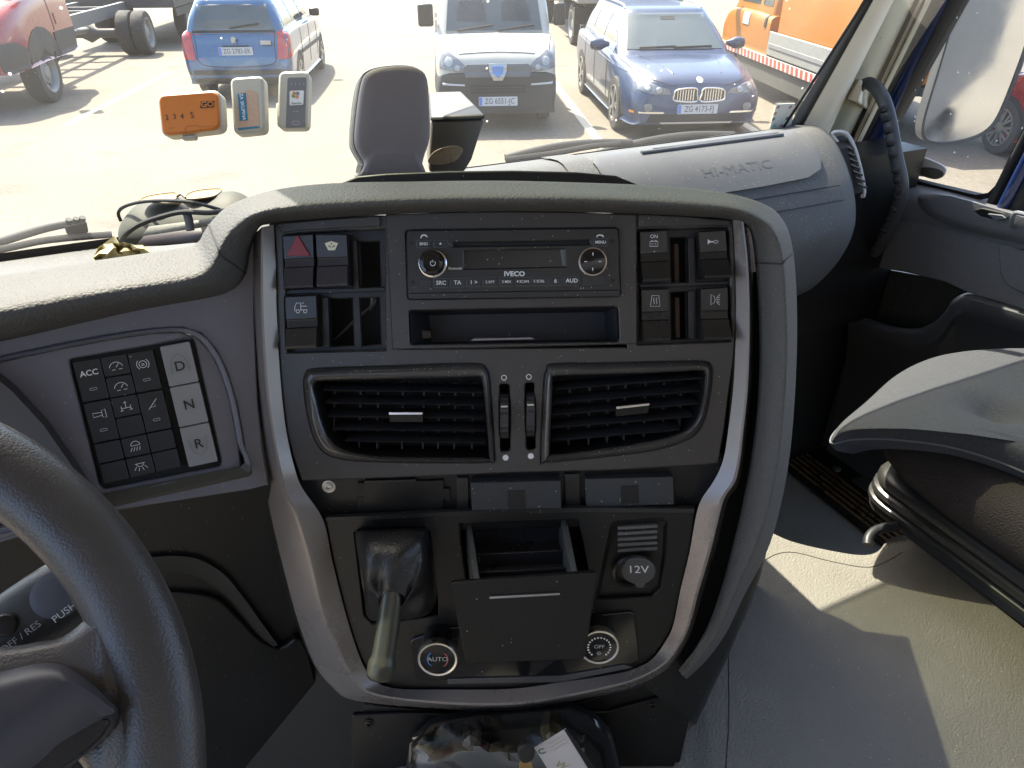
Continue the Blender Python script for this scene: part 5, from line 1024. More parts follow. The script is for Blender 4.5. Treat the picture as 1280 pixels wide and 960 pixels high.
for sd, ax in ((1, 'R'), (-1, 'L')):
    c.patch('side_window', [(.62, 1.12), (-.15, 1.13), (-.15, 1.46), (.10, 1.45), (.30, 1.36)], ax, P_cglass)
    c.patch('side_window', [(-.22, 1.13), (-1.0, 1.15), (-1.05, 1.43), (-.22, 1.46)], ax, P_cglass)
    c.patch('side_window', [(-1.08, 1.16), (-1.6, 1.22), (-1.5, 1.36), (-1.12, 1.42)], ax, P_cglass)
    c.patch('window_chrome', [(.70, 1.085), (-1.6, 1.12), (-1.6, 1.135), (.70, 1.105)], ax, P_chrome, .008)
    c.patch('wheel_arch', [(1.35 + .42 * math.cos(t), .34 + .42 * math.sin(t)) for t in [math.pi * j / 10 - .35 for j in range(14) if j < 13]], ax, P_arch, .004, sub=1)
    c.patch('wheel_arch', [(-1.32 + .42 * math.cos(t), .34 + .42 * math.sin(t)) for t in [math.pi * j / 10 - .35 for j in range(14) if j < 13]], ax, P_arch, .004, sub=1)
    c.patch('sill_trim', [(.95, .24), (-.95, .24), (-.95, .36), (.95, .36)], ax, P_bump, .004)
    c.patch('door_line', [(-.20, .45), (-.21, 1.08), (-.20, 1.08), (-.19, .45)], ax, P_arch, .003, sub=3, th=.01); c.patch('door_handle', [(-.05, .93), (-.2, .93), (-.2, .96), (-.05, .96)], ax, c.p, .03)
    m_ = obj('door_mirror', c.loc(MB().loft([[Vector((sd * (x_ + .90), .55 + dy * .8, 1.09 + dz)) for dy, dz in circ(0, 0, r_, 14)] for x_, r_ in ((-.05, .03), (.02, .06), (.06, .085), (.14, .09), (.20, .07), (.22, .03))], True, True, True)), c.p, c.e)
    c.patch('headlamp', [(sd * .36, .66), (sd * .40, .725), (sd * .60, .79), (sd * .78, .80), (sd * .77, .71), (sd * .55, .655)], 'F', P_lamp, .008)
    c.patch('fog_lamp', [(sd * .64 + x, .49 + z) for x, z in circ(0, 0, .055, 12)], 'F', P_lamp, .02, sub=1)
    c.patch('bumper_blade', [(sd * .42, .40), (sd * .76, .41), (sd * .76, .435), (sd * .44, .425)], 'F', P_chrome, .012)
    kg = [(sd * .035, .56), (sd * .30, .575), (sd * .325, .64), (sd * .29, .72), (sd * .06, .735), (sd * .03, .66)]
    g = c.patch('kidney_grille', kg, 'F', P_arch, .012)
    kk = [Vector(a) for a in kg]; cc_ = sum(kk, Vector((0, 0))) / 6; ks = spl(kk, 4, True)
    pts = []
    for q in ks: h, n, d = c.cast(q.x, q.y, 'F'); pts.append(c.f.p(*(h + d * .018)))
    obj('grille_ring', MB().tube(pts + [pts[0]], .011, 6), P_chrome, g)
    for j in range(7):
        x = sd * (.075 + j * .034); a_, b_ = c.cast(x, .575, 'F')[0], c.cast(x, .72, 'F')[0]
        obj('grille_bar', MB().tube([c.f.p(*(a_ + Vector((0, .016, 0)))), c.f.p(*(b_ + Vector((0, .016, 0))))], .008, 6), P_chrome, g)
    for yy in (1.35, -1.32): c.wheel(sd * .80, yy, .345, .225)
    obj('roof_rail', MB().tube(spl([c.f.p(*(c.cast(sd * .56, y, 'T')[0] + Vector((0, 0, dz)))) for y, dz in ((.10, .0), (-.05, .035), (-.8, .04), (-1.45, .035), (-1.6, 0))], 4), .014, 8), mat('rail_alu', (.5, .5, .5), .35, metal=.9), c.e)
for sd in (1, -1):
    ax = 'R' if sd > 0 else 'L'
    c.lamp(sd * .52, .715, .038); c.lamp(sd * .66, .745, .034)
    c.line('bonnet_gap', [(sd * .30, .76), (sd * .45, .80), (sd * .62, .845), (sd * .70, .90)], 'F', .006)
    c.line('bonnet_gap', [(sd * .72, 1.80), (sd * .76, 1.5), (sd * .80, 1.1)], 'T', .005)
    c.line('bumper_gap', [(sd * .78, .66), (sd * .86, .70)], 'F', .004)
    for y_ in (.72, -.20, -1.02): c.line('door_gap', [(y_, .38), (y_ + .01, .7), (y_ - .02, 1.06)], ax, .005)
    c.line('side_crease', [(1.6, .86), (.6, .90), (-.6, .93), (-1.8, .97)], ax, .006, c.p)
    c.patch('indicator', [(sd * .80, .40), (sd * .84, .40), (sd * .84, .43), (sd * .80, .43)], 'F', P_amber, .012)
for x0, x1 in ((-.52, .02), (-.02, .5)):
    a_, b_ = c.cast(x0, 1.10, 'F')[0], c.cast(x1, 1.085, 'F')[0]; obj('wiper', MB().tube([c.f.p(*(a_ + Vector((0, .035, 0)))), c.f.p(*(b_ + Vector((0, .035, 0))))], .010, 6), P_rubber, c.e)
c.patch('rear_view_mirror', [(-.10, 1.42), (.10, 1.42), (.10, 1.46), (-.10, 1.46)], 'F', P_arch, .030)
c.patch('lower_intake', [(-.66, .28), (.66, .28), (.60, .395), (-.60, .395)], 'F', P_arch, .006)
c.patch('skid_strip', [(-.45, .262), (.45, .262), (.48, .285), (-.48, .285)], 'F', P_alloy, .014)
yb = c.cast(0, .45, 'F')[0].y
c.plate(0, yb + .015, .46, 'ZG 4173-FJ')
c.patch('bonnet_badge', [(x, .835 + z * .8) for x, z in circ(0, 0, .042, 12)], 'F', P_plate, .010, sub=1)
for sd in (1, -1):
    c.patch('bonnet_crease', [(sd * .30, 2.0), (sd * .52, 1.1), (sd * .535, 1.1), (sd * .315, 2.0)], 'T', c.p, .008, th=.015)
# ---- white mini truck
c = Car('white_mini_truck', hz(697, 163, 0) - PR * .82 + PD * 2.05, HB, 'white mini truck with dark grey bumper and blue shield badge', 'truck', mat('truck_white', (.42, .40, .35), .35, coat=.4, var=.04))
c.body([(.1, .78, .80, .78, .35, .7, 1.02, 1.05), (.6, .80, .82, .79, .32, .7, 1.08, 1.12), (1.2, .79, .82, .79, .30, .7, 1.12, 1.16), (1.6, .76, .81, .78, .30, .7, 1.10, 1.14), (1.85, .72, .79, .76, .28, .66, 1.00, 1.04), (1.98, .66, .76, .74, .27, .6, .90, .93), (2.03, .60, .72, .72, .28, .55, .80, .83)])
c.cabin((.78, .12, 1.42), (.68, .2, .92), 1.08, 1.86, .05, 'cabin', .14, .16)
c.freeze()
c.patch('windscreen', [(-.655, 1.19), (.655, 1.19), (.585, 1.78), (-.585, 1.78)], 'F', P_cglass, .018, sub=7)
wsn = c.patch('windscreen_cowl', [(-.66, 1.145), (.66, 1.145), (.66, 1.205), (-.66, 1.205)], 'F', mat('cowl_grey', (.22, .21, .19), .6), .010)
for x0, x1 in ((-.55, -.05), (.02, .5)):
    a_, b_ = c.cast(x0, 1.25, 'F')[0], c.cast(x1, 1.19, 'F')[0]; obj('wiper', MB().tube([c.f.p(*(a_ + Vector((0, .03, .0)))), c.f.p(*(b_ + Vector((0, .03, 0))))], .012, 6), P_rubber, c.e)
c.body([(1.30, .79, .835, .80, .24, .5, .74, .75), (1.6, .775, .83, .80, .24, .5, .76, .77), (1.85, .74, .81, .78, .23, .5, .77, .78), (1.99, .70, .785, .76, .23, .5, .76, .77), (2.055, .64, .74, .73, .24, .46, .72, .74)], name='front_bumper', m=P_bump); c.freeze()
c.patch('bumper', [(-.76, .27), (.76, .27), (.78, .55), (.74, .72), (.45, .76), (.30, .84), (-.30, .84), (-.45, .76), (-.74, .72), (-.78, .55)], 'F', P_bump, .018)
c.patch('grille_panel', [(-.42, .70), (.42, .70), (.46, .80), (.40, .855), (-.40, .855), (-.46, .80)], 'F', mat('grille_grey', (.10, .105, .11), .6), .030)
c.patch('lower_grille', [(-.36, .50), (.36, .50), (.38, .60), (-.38, .60)], 'F', P_arch, .026)
for zz in (.53, .565): c.patch('grille_bar', [(-.36, zz), (.36, zz), (.36, zz + .012), (-.36, zz + .012)], 'F', P_bump, .034)
for sd in (1, -1):
    c.patch('headlamp', [(sd * .33, .745), (sd * .52, .76), (sd * .765, .80), (sd * .75, .97), (sd * .66, 1.02), (sd * .52, .92)], 'F', P_lamp, .026)
    c.patch('bumper_strip', [(sd * .44, .595), (sd * .73, .61), (sd * .735, .635), (sd * .44, .615)], 'F', P_plate, .028)
    m_ = c.box('door_mirror', sd * .84 - .02, sd * .84 + sd * .17 + .02 if sd > 0 else sd * .84 + .0, 1.12, 1.22, 1.22, 1.50, P_black, .03) if sd > 0 else c.box('door_mirror', -1.0, -.84, 1.12, 1.22, 1.22, 1.50, P_black, .03)
    ax = 'R' if sd > 0 else 'L'
    c.patch('side_window', [(1.10, 1.2), (.3, 1.2), (.3, 1.74), (.82, 1.74)], ax, P_cglass)
    c.patch('wheel_arch', [(1.25 + .36 * math.cos(t), .28 + .36 * math.sin(t)) for t in [math.pi * j / 10 - .3 for j in range(13)]], ax, P_arch, .004, sub=1)
    for yy in (1.25, -1.25): c.wheel(sd * .70, yy, .285, .17, 'steel')
for sd in (1, -1):
    c.lamp(sd * .64, .885, .055, off=.034); c.lamp(sd * .53, .815, .035, off=.034)
    c.line('bonnet_gap', [(sd * .70, 1.86), (sd * .76, 1.5)], 'T', .006)
    ax = 'R' if sd > 0 else 'L'
    for y_ in (1.52, .22): c.line('door_gap', [(y_, .45), (y_, .8), (y_, 1.15)], ax, .006)
c.line('bonnet_gap', [(-.5, .965), (0, .985), (.5, .965)], 'F', .006)
for x_ in (-.30, .30): c.patch('seat_back', [(x_ - .2, 1.30), (x_ + .2, 1.30), (x_ + .17, 1.55), (x_ - .17, 1.55)], 'F', mat('cab_dark', (.03, .035, .04), .3), .024)
c.patch('badge_surround', [(-.12, .865), (.12, .865), (.115, .77), (.06, .66), (-.06, .66), (-.115, .77)], 'F', P_alloy, .045)
c.patch('shield_badge', [(-.075, .835), (.075, .835), (.07, .77), (0, .69), (-.07, .77)], 'F', mat('badge_blue', (.10, .22, .48), .4), .058)
c.plate(0, c.cast(0, .42, 'F')[0].y + .028, .40, 'ZG 6551-JC')
bed = c.box('bed_floor', -.80, .80, -2.1, .0, .60, .70, P_bump); 
for a_ in ((-.82, -.79, -2.1, 0, .70, 1.02), (.79, .82, -2.1, 0, .70, 1.02), (-.82, .82, -2.13, -2.1, .70, 1.02), (-.82, .82, -.03, .0, .70, 1.3)): c.box('bed_side', *a_, c.p, .006)
c.box('rear_light_board', -.40, .40, .02, .05, 1.60, 1.80, P_plate, .01)
# ---- light blue estate car, seen from behind
c = Car('blue_estate_car', (hz(372, 100, 0) + PD * 1.28 - PR * .78) * .925, PD, 'bright blue estate car parked with its tailgate towards the truck', 'car', mat('estate_blue', (.018, .085, .19), .3, coat=.9, var=.1, vs=2))
c.body([(-2.06, .60, .74, .70, .34, .50, .62, .64), (-2.0, .72, .80, .76, .27, .50, .80, .84), (-1.93, .76, .83, .80, .25, .55, .98, 1.0), (-1.6, .78, .835, .80, .23, .58, 1.02, 1.05), (-.5, .80, .835, .81, .21, .58, 1.0, 1.03), (.7, .79, .835, .81, .21, .58, .97, 1.01), (1.3, .74, .83, .80, .22, .58, .92, .98), (1.9, .62, .76, .73, .24, .52, .78, .84), (2.08, .48, .62, .6, .28, .46, .68, .70)])
c.cabin((.75, -1.96, .95), (.56, -1.80, .15), .98, 1.45, .04, 'cabin', .12, .18); c.freeze()
c.patch('rear_window', [(-.62, 1.03), (.62, 1.03), (.52, 1.38), (-.52, 1.38)], 'B', P_cglass, .006)
c.patch('window_rim', [(-.64, .995), (.64, .995), (.63, 1.03), (-.63, 1.03)], 'B', P_arch, .008)
for sd, ax in ((1, 'R'), (-1, 'L')):
    c.patch('tail_lamp', [(sd * .80, .62), (sd * .63, .62), (sd * .645, .80), (sd * .66, 1.0), (sd * .73, 1.03), (sd * .79, .85)], 'B', P_tail, .012)
    c.patch('tail_lamp', [(-1.99, .64), (-1.84, .66), (-1.86, .98), (-1.96, 1.0)], ax, P_tail, .008)
    for y0, y1 in ((-1.75, -1.05), (-.98, -.2), (-.12, .5)):
        c.patch('side_window', [(y0, 1.06), (y1, 1.06), (y1 - (.35 if y1 > .3 else .02), 1.37), (y0 + .05, 1.37)], ax, P_cglass)
    c.patch('side_moulding', [(-1.0, .58), (1.0, .56), (1.0, .61), (-1.0, .63)], ax, P_bump, .014)
    for yy in (1.25, -1.28):
        c.patch('wheel_arch', [(yy + .36 * math.cos(t), .3 + .36 * math.sin(t)) for t in [math.pi * j / 10 - .3 for j in range(13)]], ax, P_arch, .004, sub=1); c.wheel(sd * .74, yy, .30, .185)
    c.box('door_mirror', sd * .80 if sd > 0 else -.98, .98 if sd > 0 else -.80, .42, .52, 1.02, 1.15, P_black, .03)
c.patch('bumper_insert', [(-.78, .40), (.78, .40), (.78, .47), (-.78, .47)], 'B', P_bump, .016)
c.patch('bumper_shade', [(-.70, .27), (.70, .27), (.72, .36), (-.72, .36)], 'B', P_bump, .006)
zz = c.cast(0, .73, 'B')[0].y
c.line('tailgate_gap', [(-.62, 1.0), (-.60, .8), (-.58, .58), (-.3, .52), (.3, .52), (.58, .58), (.60, .8), (.62, 1.0)], 'B', .006)
for y_ in (-.95, -.12, .75): c.line('door_gap', [(y_, .35), (y_, .7), (y_, 1.0)], 'R', .006)
c.line('rear_wiper', [(-.05, 1.06), (.15, 1.09), (.40, 1.12)], 'B', .012, P_rubber, off=.03)
c.patch('rear_seat', [(-.5, 1.06), (.5, 1.06), (.42, 1.16), (-.42, 1.16)], 'B', mat('seat_dim', (.09, .10, .095), .5), .010)
c.line('number_lamp', [(-.2, .81), (.2, .81)], 'B', .012, P_arch)
c.plate(-.0, zz - .012, .74, 'ZG 2783-EK', False)
f = Fr(c.f.p(-.0, zz - .0, .90), c.f.U, c.f.N)
obj('tailgate_badge', MB().prism(f, [(-.03, -.05), (.0, -.03), (.03, -.05), (.025, .0), (.05, .02), (.01, .05), (-.03, .04), (-.04, .0)], .03, .045), P_alloy, c.e, bevel=.004)
f = Fr(c.f.p(.48, zz - .0, .86), c.f.U, c.f.N); obj('model_badge', MB().box(f, -.08, .08, -.03, .03, .015, .035), P_alloy, c.e, bevel=.004)
# ---- red chassis cab truck
c = Car('red_chassis_truck', hz(62, 127, 0) + Vector((.285, .958, 0)) * 2.94 - Vector((.958, -.285, 0)) * 1.02, (-.285, -.958, 0), 'red chassis cab truck with grey bumper and bare frame behind', 'truck', mat('truck_red', (.24, .012, .012), .3, coat=.7, var=.08, vs=2))
c.scale(1.2)
c.body([(1.25, .90, .98, .96, .52, .8, 1.25, 1.28), (1.8, .92, .99, .97, .50, .8, 1.27, 1.30), (2.5, .90, .99, .97, .50, .8, 1.24, 1.30), (2.95, .84, .97, .95, .48, .8, 1.15, 1.22), (3.25, .76, .90, .88, .46, .7, 1.02, 1.08), (3.36, .66, .80, .80, .46, .66, .88, .92)])
c.cabin((.88, 1.28, 2.75), (.74, 1.3, 1.95), 1.24, 2.2, .05, 'cabin', .15, .2); c.freeze()
for sd, ax in ((1, 'R'), (-1, 'L')):
    c.patch('side_window', [(2.45, 1.36), (1.45, 1.36), (1.45, 1.95), (2.05, 1.95)], ax, P_cglass)
    c.patch('wheel_arch', [(2.45 + .45 * math.cos(t), .37 + .45 * math.sin(t)) for t in [math.pi * j / 10 - .3 for j in range(13)]], ax, P_arch, .004, sub=1)
    c.patch('arch_moulding', [(2.45 + r * math.cos(t), .37 + r * math.sin(t)) for r, ts in ((.54, range(0, 11)), (.46, range(10, -1, -1))) for t in [math.pi * j / 10 for j in ts]], ax, P_bump, .010, sub=1)
    c.patch('side_skirt', [(1.27, .50), (2.02, .50), (2.02, .80), (1.27, .80)], ax, P_bump, .012)
    c.patch('headlamp', [(sd * .45, .92), (sd * .55, .98), (sd * .82, 1.15), (sd * .86, 1.06), (sd * .7, .95)], 'F', P_lamp, .012)
    c.patch('door_line', [(1.95, .82), (1.94, 1.3), (1.955, 1.3), (1.965, .82)], ax, P_arch, .004, th=.01)
    c.patch('door_panel_dent', [(1.85, .88), (1.40, .88), (1.40, 1.0), (1.85, 1.02)], ax, c.p, .010)
    c.wheel(sd * .86, 2.45, .37, .23, 'steel')
    for dx in (0, -.26): c.wheel(sd * (.93 + dx), -2.1, .37, .22, 'steel')
    fr_ = c.box('frame_rail', sd * .42 - .04, sd * .42 + .04, -3.3, 1.3, .62, .82, mat('frame_grey', (.10, .10, .10), .6), .006)
    c.box('mudguard_bracket', sd * .5 - .1, sd * .5 + .3, .9, 1.25, .5, .8, P_bump, .02)
c.patch('front_bumper', [(-.9, .47), (.9, .47), (.9, .70), (.6, .82), (-.6, .82), (-.9, .70)], 'F', P_bump, .02)
for sd in (1, -1): c.patch('front_bumper', [(3.40, .47), (2.92, .47), (2.92, .70), (3.1, .80), (3.35, .80)], 'R' if sd > 0 else 'L', P_bump, .02); c.patch('fog_lamp', [(sd * .68 + x, .60 + z) for x, z in circ(0, 0, .06, 10)], 'F', P_lamp, .035, sub=1)
for yy in (-3.2, -2.4, -1.6, -.8, 0, .8): c.box('cross_member', -.42, .42, yy - .04, yy + .04, .66, .78, MATS['frame_grey'], .004)
obj('rear_axle', c.loc(MB().tube([(-.95, -2.1, .37), (-.15, -2.1, .37), (0, -2.1, .38), (.15, -2.1, .37), (.95, -2.1, .37)], [.07, .08, .17, .08, .07], 12)), MATS['frame_grey'], c.e)
obj('drive_shaft', c.loc(MB().tube([(0, -2.3, .42), (0, 1.2, .58)], .05, 10)), P_steelrim, c.e)
c.box('fuel_tank', .45, .85, -.3, .75, .35, .62, P_bump, .05)
c.box('door_mirror', -1.28, -1.02, 2.25, 2.36, 1.40, 1.72, P_black, .04); c.box('door_mirror', 1.02, 1.28, 2.25, 2.36, 1.40, 1.72, P_black, .04)
# ---- orange crew truck with striped side board
c = Car('orange_tipper_truck', Vector((8.72, 9.1, 0)) + PR * .98, PD, 'orange works truck with grey dropside and red white striped edge', 'truck', mat('works_orange', (.36, .125, .004), .42, coat=.3, var=.08, vs=2))
c.body([(.55, .92, .96, .95, .62, .9, 1.20, 1.24), (1.3, .93, .97, .96, .62, .9, 1.22, 1.26), (2.3, .92, .96, .95, .62, .9, 1.20, 1.26), (2.75, .86, .92, .91, .60, .9, 1.05, 1.12), (3.05, .70, .80, .80, .58, .8, .92, .98)])
c.cabin((.90, .58, 2.45), (.76, .6, 1.75), 1.18, 2.15, .05, 'cabin', .12, .2); c.freeze()
M_sw = mat('stripe_white', (.5, .47, .43), .5); M_sr = mat('stripe_red', (.38, .08, .06), .5); M_alu = mat('dropside_alu', (.34, .34, .32), .45, metal=.4, var=.08)
for sd, ax in ((-1, 'L'), (1, 'R')):
    c.patch('side_window', [(2.05, 1.34), (1.25, 1.34), (1.25, 1.95), (1.75, 1.95)], ax, P_cglass); c.patch('side_window', [(1.12, 1.34), (.72, 1.34), (.72, 1.95), (1.12, 1.95)], ax, P_cglass)
    c.patch('door_handle', [(.78, 1.05), (.70, 1.05), (.70, 1.22), (.78, 1.22)], ax, P_arch, .012)
    c.patch('door_poster', [(1.70, 1.02), (1.42, 1.02), (1.42, 1.20), (1.70, 1.20)], ax, P_plate, .010)
    c.patch('poster_lines', [(1.66, 1.08), (1.46, 1.08), (1.46, 1.14), (1.66, 1.14)], ax, P_whitedim, .012)
    c.box('door_mirror', (-1.30 if sd < 0 else 1.0), (-1.0 if sd < 0 else 1.30), 2.12, 2.26, 1.36, 1.58, P_black, .03)
    sgn = sd * .99
    e0_ = c.box('striped_edge', min(sgn, sgn - sd * .03), max(sgn, sgn - sd * .03), -2.6, 2.7, .545, .665, M_sw, .003)
    for k in range(33):
        y = -2.55 + k * .16; x_ = sgn + sd * .0035
        obj('red_stripe', c.loc(MB().loft([[Vector((x_, y, .55)), Vector((x_, y + .08, .55)), Vector((x_, y + .11, .66)), Vector((x_, y + .03, .66))], [Vector((x_ - sd * .003, y, .55)), Vector((x_ - sd * .003, y + .08, .55)), Vector((x_ - sd * .003, y + .11, .66)), Vector((x_ - sd * .003, y + .03, .66))]], True, True, True)), M_sr, e0_, smooth=0)
    ds = c.box('dropside', min(sgn, sgn - sd * .04), max(sgn, sgn - sd * .04), -2.6, .48, .69, 1.02, M_alu, .01)
    c.box('dropside_groove', min(sgn + sd * .012, sgn), max(sgn + sd * .012, sgn), -2.5, .40, .80, .86, mat('groove_grey', (.2, .2, .2), .5), .004, ds)
    c.box('lower_skirt', min(sgn * .96, sgn * .94), max(sgn * .96, sgn * .94), -2.6, 2.5, .26, .54, mat('skirt_in_shade', (.075, .078, .072), .7), .01)  # skirt whose dark tone also stands in for the shade underneath
    for yy in (2.15, -1.7): c.wheel(sd * .86, yy, .36, .22, 'steel')
    c.patch('marker_lamp', [(1.0, .36), (.88, .36), (.88, .46), (1.0, .46)], ax, P_amber, .02)
c.box('bed_floor', -.95, .95, -2.6, .48, .60, .69, P_bump)
c.box('orange_cargo_box', -.90, .90, -2.5, .40, .70, 2.1, c.p, .03)
# ---- white box truck behind, corner view
c = Car('white_box_truck', hz(724, 62, 0) + PD * 3.2 + PR * 1.05, PD, 'white box truck with red bordered tail, standing behind the SUV', 'truck', mat('box_white', (.30, .275, .23), .5, var=.05))
c.box('box_body', -1.2, 1.2, -3.6, 2.6, .98, 3.0, c.p, .03)
for a_ in ((-1.1, -.35, -3.612, -3.60, 1.08, 1.10), (-1.1, -1.08, -3.612, -3.60, 1.10, 1.6), (-.37, -.35, -3.612, -3.60, 1.10, 1.6), (.35, 1.1, -3.612, -3.60, 1.08, 1.10), (.35, .37, -3.612, -3.6, 1.10, 1.6)): c.box('red_border', *a_, M_sr, .002)
for y in (-3.0, -2.2, -1.4): c.box('side_post', -1.215, -1.2, y, y + .06, 1.0, 2.9, M_alu, .002)
c.box('side_board', -1.21, -1.2, -3.5, 2.5, 1.02, 1.06, M_alu, .002)
c.box('underframe', -.5, .5, -3.5, 4.2, .62, .97, P_bump); c.box('rear_bumper', -1.1, 1.1, -3.55, -3.45, .42, .55, P_bump); c.box('mudguard', -1.15, -.75, -2.9, -2.75, .25, .85, P_black, .01)
for sd in (1, -1):
    for yy in (-2.2, 3.3): c.wheel(sd * .98, yy, .45, .28, 'steel')
c.box('cab', -1.1, 1.1, 2.75, 4.4, .6, 2.5, c.p, .1); c.box('tool_box', -1.15, -.7, -1.2, -.2, .45, .92, P_bump, .02)
# ---- red car beside the truck, seen through the door window
c = Car('red_car', hz(1245, 192, 0) - PD * 1.25 + PR * .78, PD, 'red hatchback with multi-spoke wheel beyond the passenger window', 'car', mat('hatch_red', (.19, .013, .015), .28, coat=1, var=.08))
c.body([(-1.95, .66, .70, .64, .35, .6, .92, .94), (-1.8, .76, .82, .78, .27, .58, 1.0, 1.03), (-.5, .80, .85, .82, .21, .58, .98, 1.01), (.7, .79, .85, .82, .21, .58, .95, 1.0), (1.3, .74, .84, .81, .22, .58, .90, .97), (1.8, .62, .76, .73, .24, .52, .78, .84), (1.98, .48, .62, .6, .28, .46, .66, .70)])
c.cabin((.75, -1.8, .85), (.56, -1.5, .1), .96, 1.45, .04, 'cabin', .12, .18); c.freeze()
for sd, ax in ((1, 'R'), (-1, 'L')):
    c.patch('side_window', [(-1.3, 1.05), (-.5, 1.05), (-.5, 1.37), (-1.2, 1.35)], ax, P_cglass); c.patch('side_window', [(-.42, 1.05), (.42, 1.05), (.0, 1.37), (-.42, 1.37)], ax, P_cglass)
    for yy in (1.25, -1.25):
        c.patch('wheel_arch', [(yy + .37 * math.cos(t), .31 + .37 * math.sin(t)) for t in [math.pi * j / 10 - .3 for j in range(13)]], ax, P_arch, .004, sub=1); c.wheel(sd * .76, yy, .315, .2, nsp=8)
    c.patch('headlamp', [(sd * .4, .62), (sd * .66, .68), (sd * .64, .76), (sd * .45, .72)], 'F', P_lamp, .01); c.patch('tail_lamp', [(sd * .7, .66), (sd * .55, .66), (sd * .56, .86), (sd * .72, .86)], 'B', P_tail, .01)
# ---- dark flatbed far behind the red truck and the grey van row
c = Car('dark_flatbed_truck', Vector((1.1, 24.5, 0)), PD, 'dark flatbed truck standing far behind the red chassis', 'truck', mat('flat_dark', (.045, .043, .042), .6, var=.2))
c.box('bed', -1.2, 1.2, -4, 3.0, .85, 1.05, c.p); c.box('headboard', -1.2, 1.2, 2.9, 3.0, 1.05, 2.0, c.p); c.box('cab', -1.15, 1.15, 3.1, 5.0, .6, 2.7, mat('flat_white', (.6, .58, .55), .5), .1)
for sd in (1, -1):
    for yy in (-2.6, -1.5, 3.9): c.wheel(sd * .95, yy, .48, .28, 'steel')
    c.box('side_rail', sd * 1.2 - .02, sd * 1.2 + .02, -4, 3, .68, .84, P_bump, .005)
# truck's own cargo box behind the cab (what the door mirror looks at)
own = thing('cargo_body', (.2, -3.5, .9), 'white cargo body of this truck standing behind its cab', 'cargo body')
obj('box_wall', MB().wbox(-1.0, 1.42, -6.2, -1.05, 1.15, 3.3), mat('own_grey', (.10, .105, .115), .5), own, bevel=.03)
obj('subframe', MB().wbox(-.4, .8, -6.2, -.9, .75, 1.14), P_bump, own)
for y in (-4.6,):
    for x in (1.2, -.75): obj('wheel', MB().lathe(Fr((x, y, .48), (0, 1, 0), (0, 0, 1)), (0, 0), [(.25, -.14), (.46, -.14), (.48, 0), (.46, .14), (.3, .14), (.25, .05)], 32), P_tyre, own)
obj('side_guard', MB().wbox(1.30, 1.36, -3.9, -1.2, .55, .85), M_alu, own, bevel=.01)
# ------------------------------------------------------------------ toll tags on the windscreen
P_tagw = mat('tag_white', (.46, .43, .34), .42, var=.05); P_tago = mat('tag_orange', (.52, .15, .012), .42, var=.04)
def tagf(x, y, off, tl=R(0)):
    return Fr(ws(x, y, -off), RV * .985 + HV * .05, UV_ * .9 + ZV * .2)
TG = 'toll tags on the windscreen'
f = tagf(237, 144, .045)
t = thing('toll_tag', f.p(0, 0, -.01), 'orange and white toll tag with numbers stuck on the windscreen', 'toll tag', TG)
body = rnd(f.q([(197, 119), (274, 113), (277, 162), (203, 171)]), .010, 5)
obj('tag_body', MB().prism(f, [(u * 1.03 - .0015, v * 1.03 + .0015) for u, v in body], -.028, -.002), P_tagw, t, bevel=.004)
obj('tag_face', MB().prism(f, [(u * .97, v * .97) for u, v in body], -.004, .003), P_tago, t, bevel=.002)
for x, y, s_, z_ in ((208.5, 147, '2', .0088), (218, 146, '3', .0088), (227.5, 145.5, '4', .0088), (240, 144, 'S', .0105)): text(f, *f.px(x, y, .0034), .0034, s_, z_, P_ink, t, rot=R(4))
o_ = obj('tag_button', MB().stroke(f, [tuple(p) for p in rnd(f.q([(231, 158), (250, 156.5), (251, 166), (232, 167.5)], .0034), .005, 4)], .0007, .0034, True), mat('tag_groove', (.30, .08, .01), .6), t, smooth=0)
mb = MB()
for a_, b_ in (((204, 166.5), (230, 164.5)), ((252, 158.5), (275, 157)), ((211, 160.5), (218, 159.5))): mb.stroke(f, [f.px(*a_, .0034), f.px(*b_, .0034)], .0005, .0034)
obj('tag_groove', mb, MATS['tag_groove'], t, smooth=0)
obj('logo', MB().prism(f, f.q([(251, 127), (268, 126), (267, 134), (250, 135)], .0034), .003, .0034), P_ink, t, smooth=0); text(f, *f.px(259, 130.5, .004), .0038, 'GO', .0085, P_tago, t, bold=.03, rot=R(3), sx=1.2)
obj('tag_clip', MB().prism(f, rnd(f.q([(226, 170), (245, 169), (244, 174), (228, 175)], -.006), .002), -.014, -.006), P_tagw, t, bevel=.001)
obj('mount_pad', MB().prism(f, f.q([(215, 122), (265, 120), (266, 160), (218, 165)], -.03), -.043, -.028), P_tagw, t, bevel=.003)
f = tagf(309, 131, .040)
t = thing('toll_tag', f.p(0, 0, -.01), 'cream toll tag with torn blue and brown sticker on the windscreen', 'toll tag', TG)
b4 = f.q([(287, 97), (329, 94), (331, 164), (292, 168)])
obj('tag_body', MB().prism(f, rnd(b4, .008, 5), -.022, .0), P_tagw, t, bevel=.003)
obj('sticker', MB().prism(f, f.q([(295, 118), (304, 115), (312, 112), (322, 116), (325, 158), (298, 162)], .0004), -.001, .0004), mat('sticker_brown', (.50, .33, .22), .7, var=.2, vs=200), t, smooth=0)
obj('sticker_band', MB().prism(f, f.q([(297, 117), (307, 116), (309.5, 150), (299.5, 151)], .0008), .0003, .0008), mat('sticker_teal', (.03, .17, .26), .6), t, smooth=0)
obj('sticker_edge', MB().prism(f, f.q([(297, 160), (322, 157.5), (325, 159.5), (298, 162.5)], .0008), .0003, .0008), MATS['sticker_teal'], t, smooth=0)
text(f, *f.px(303.3, 133.5, .0012), .0012, 'ZA SKUPINA', .0058, P_white, t, rot=R(-86), bold=.01)
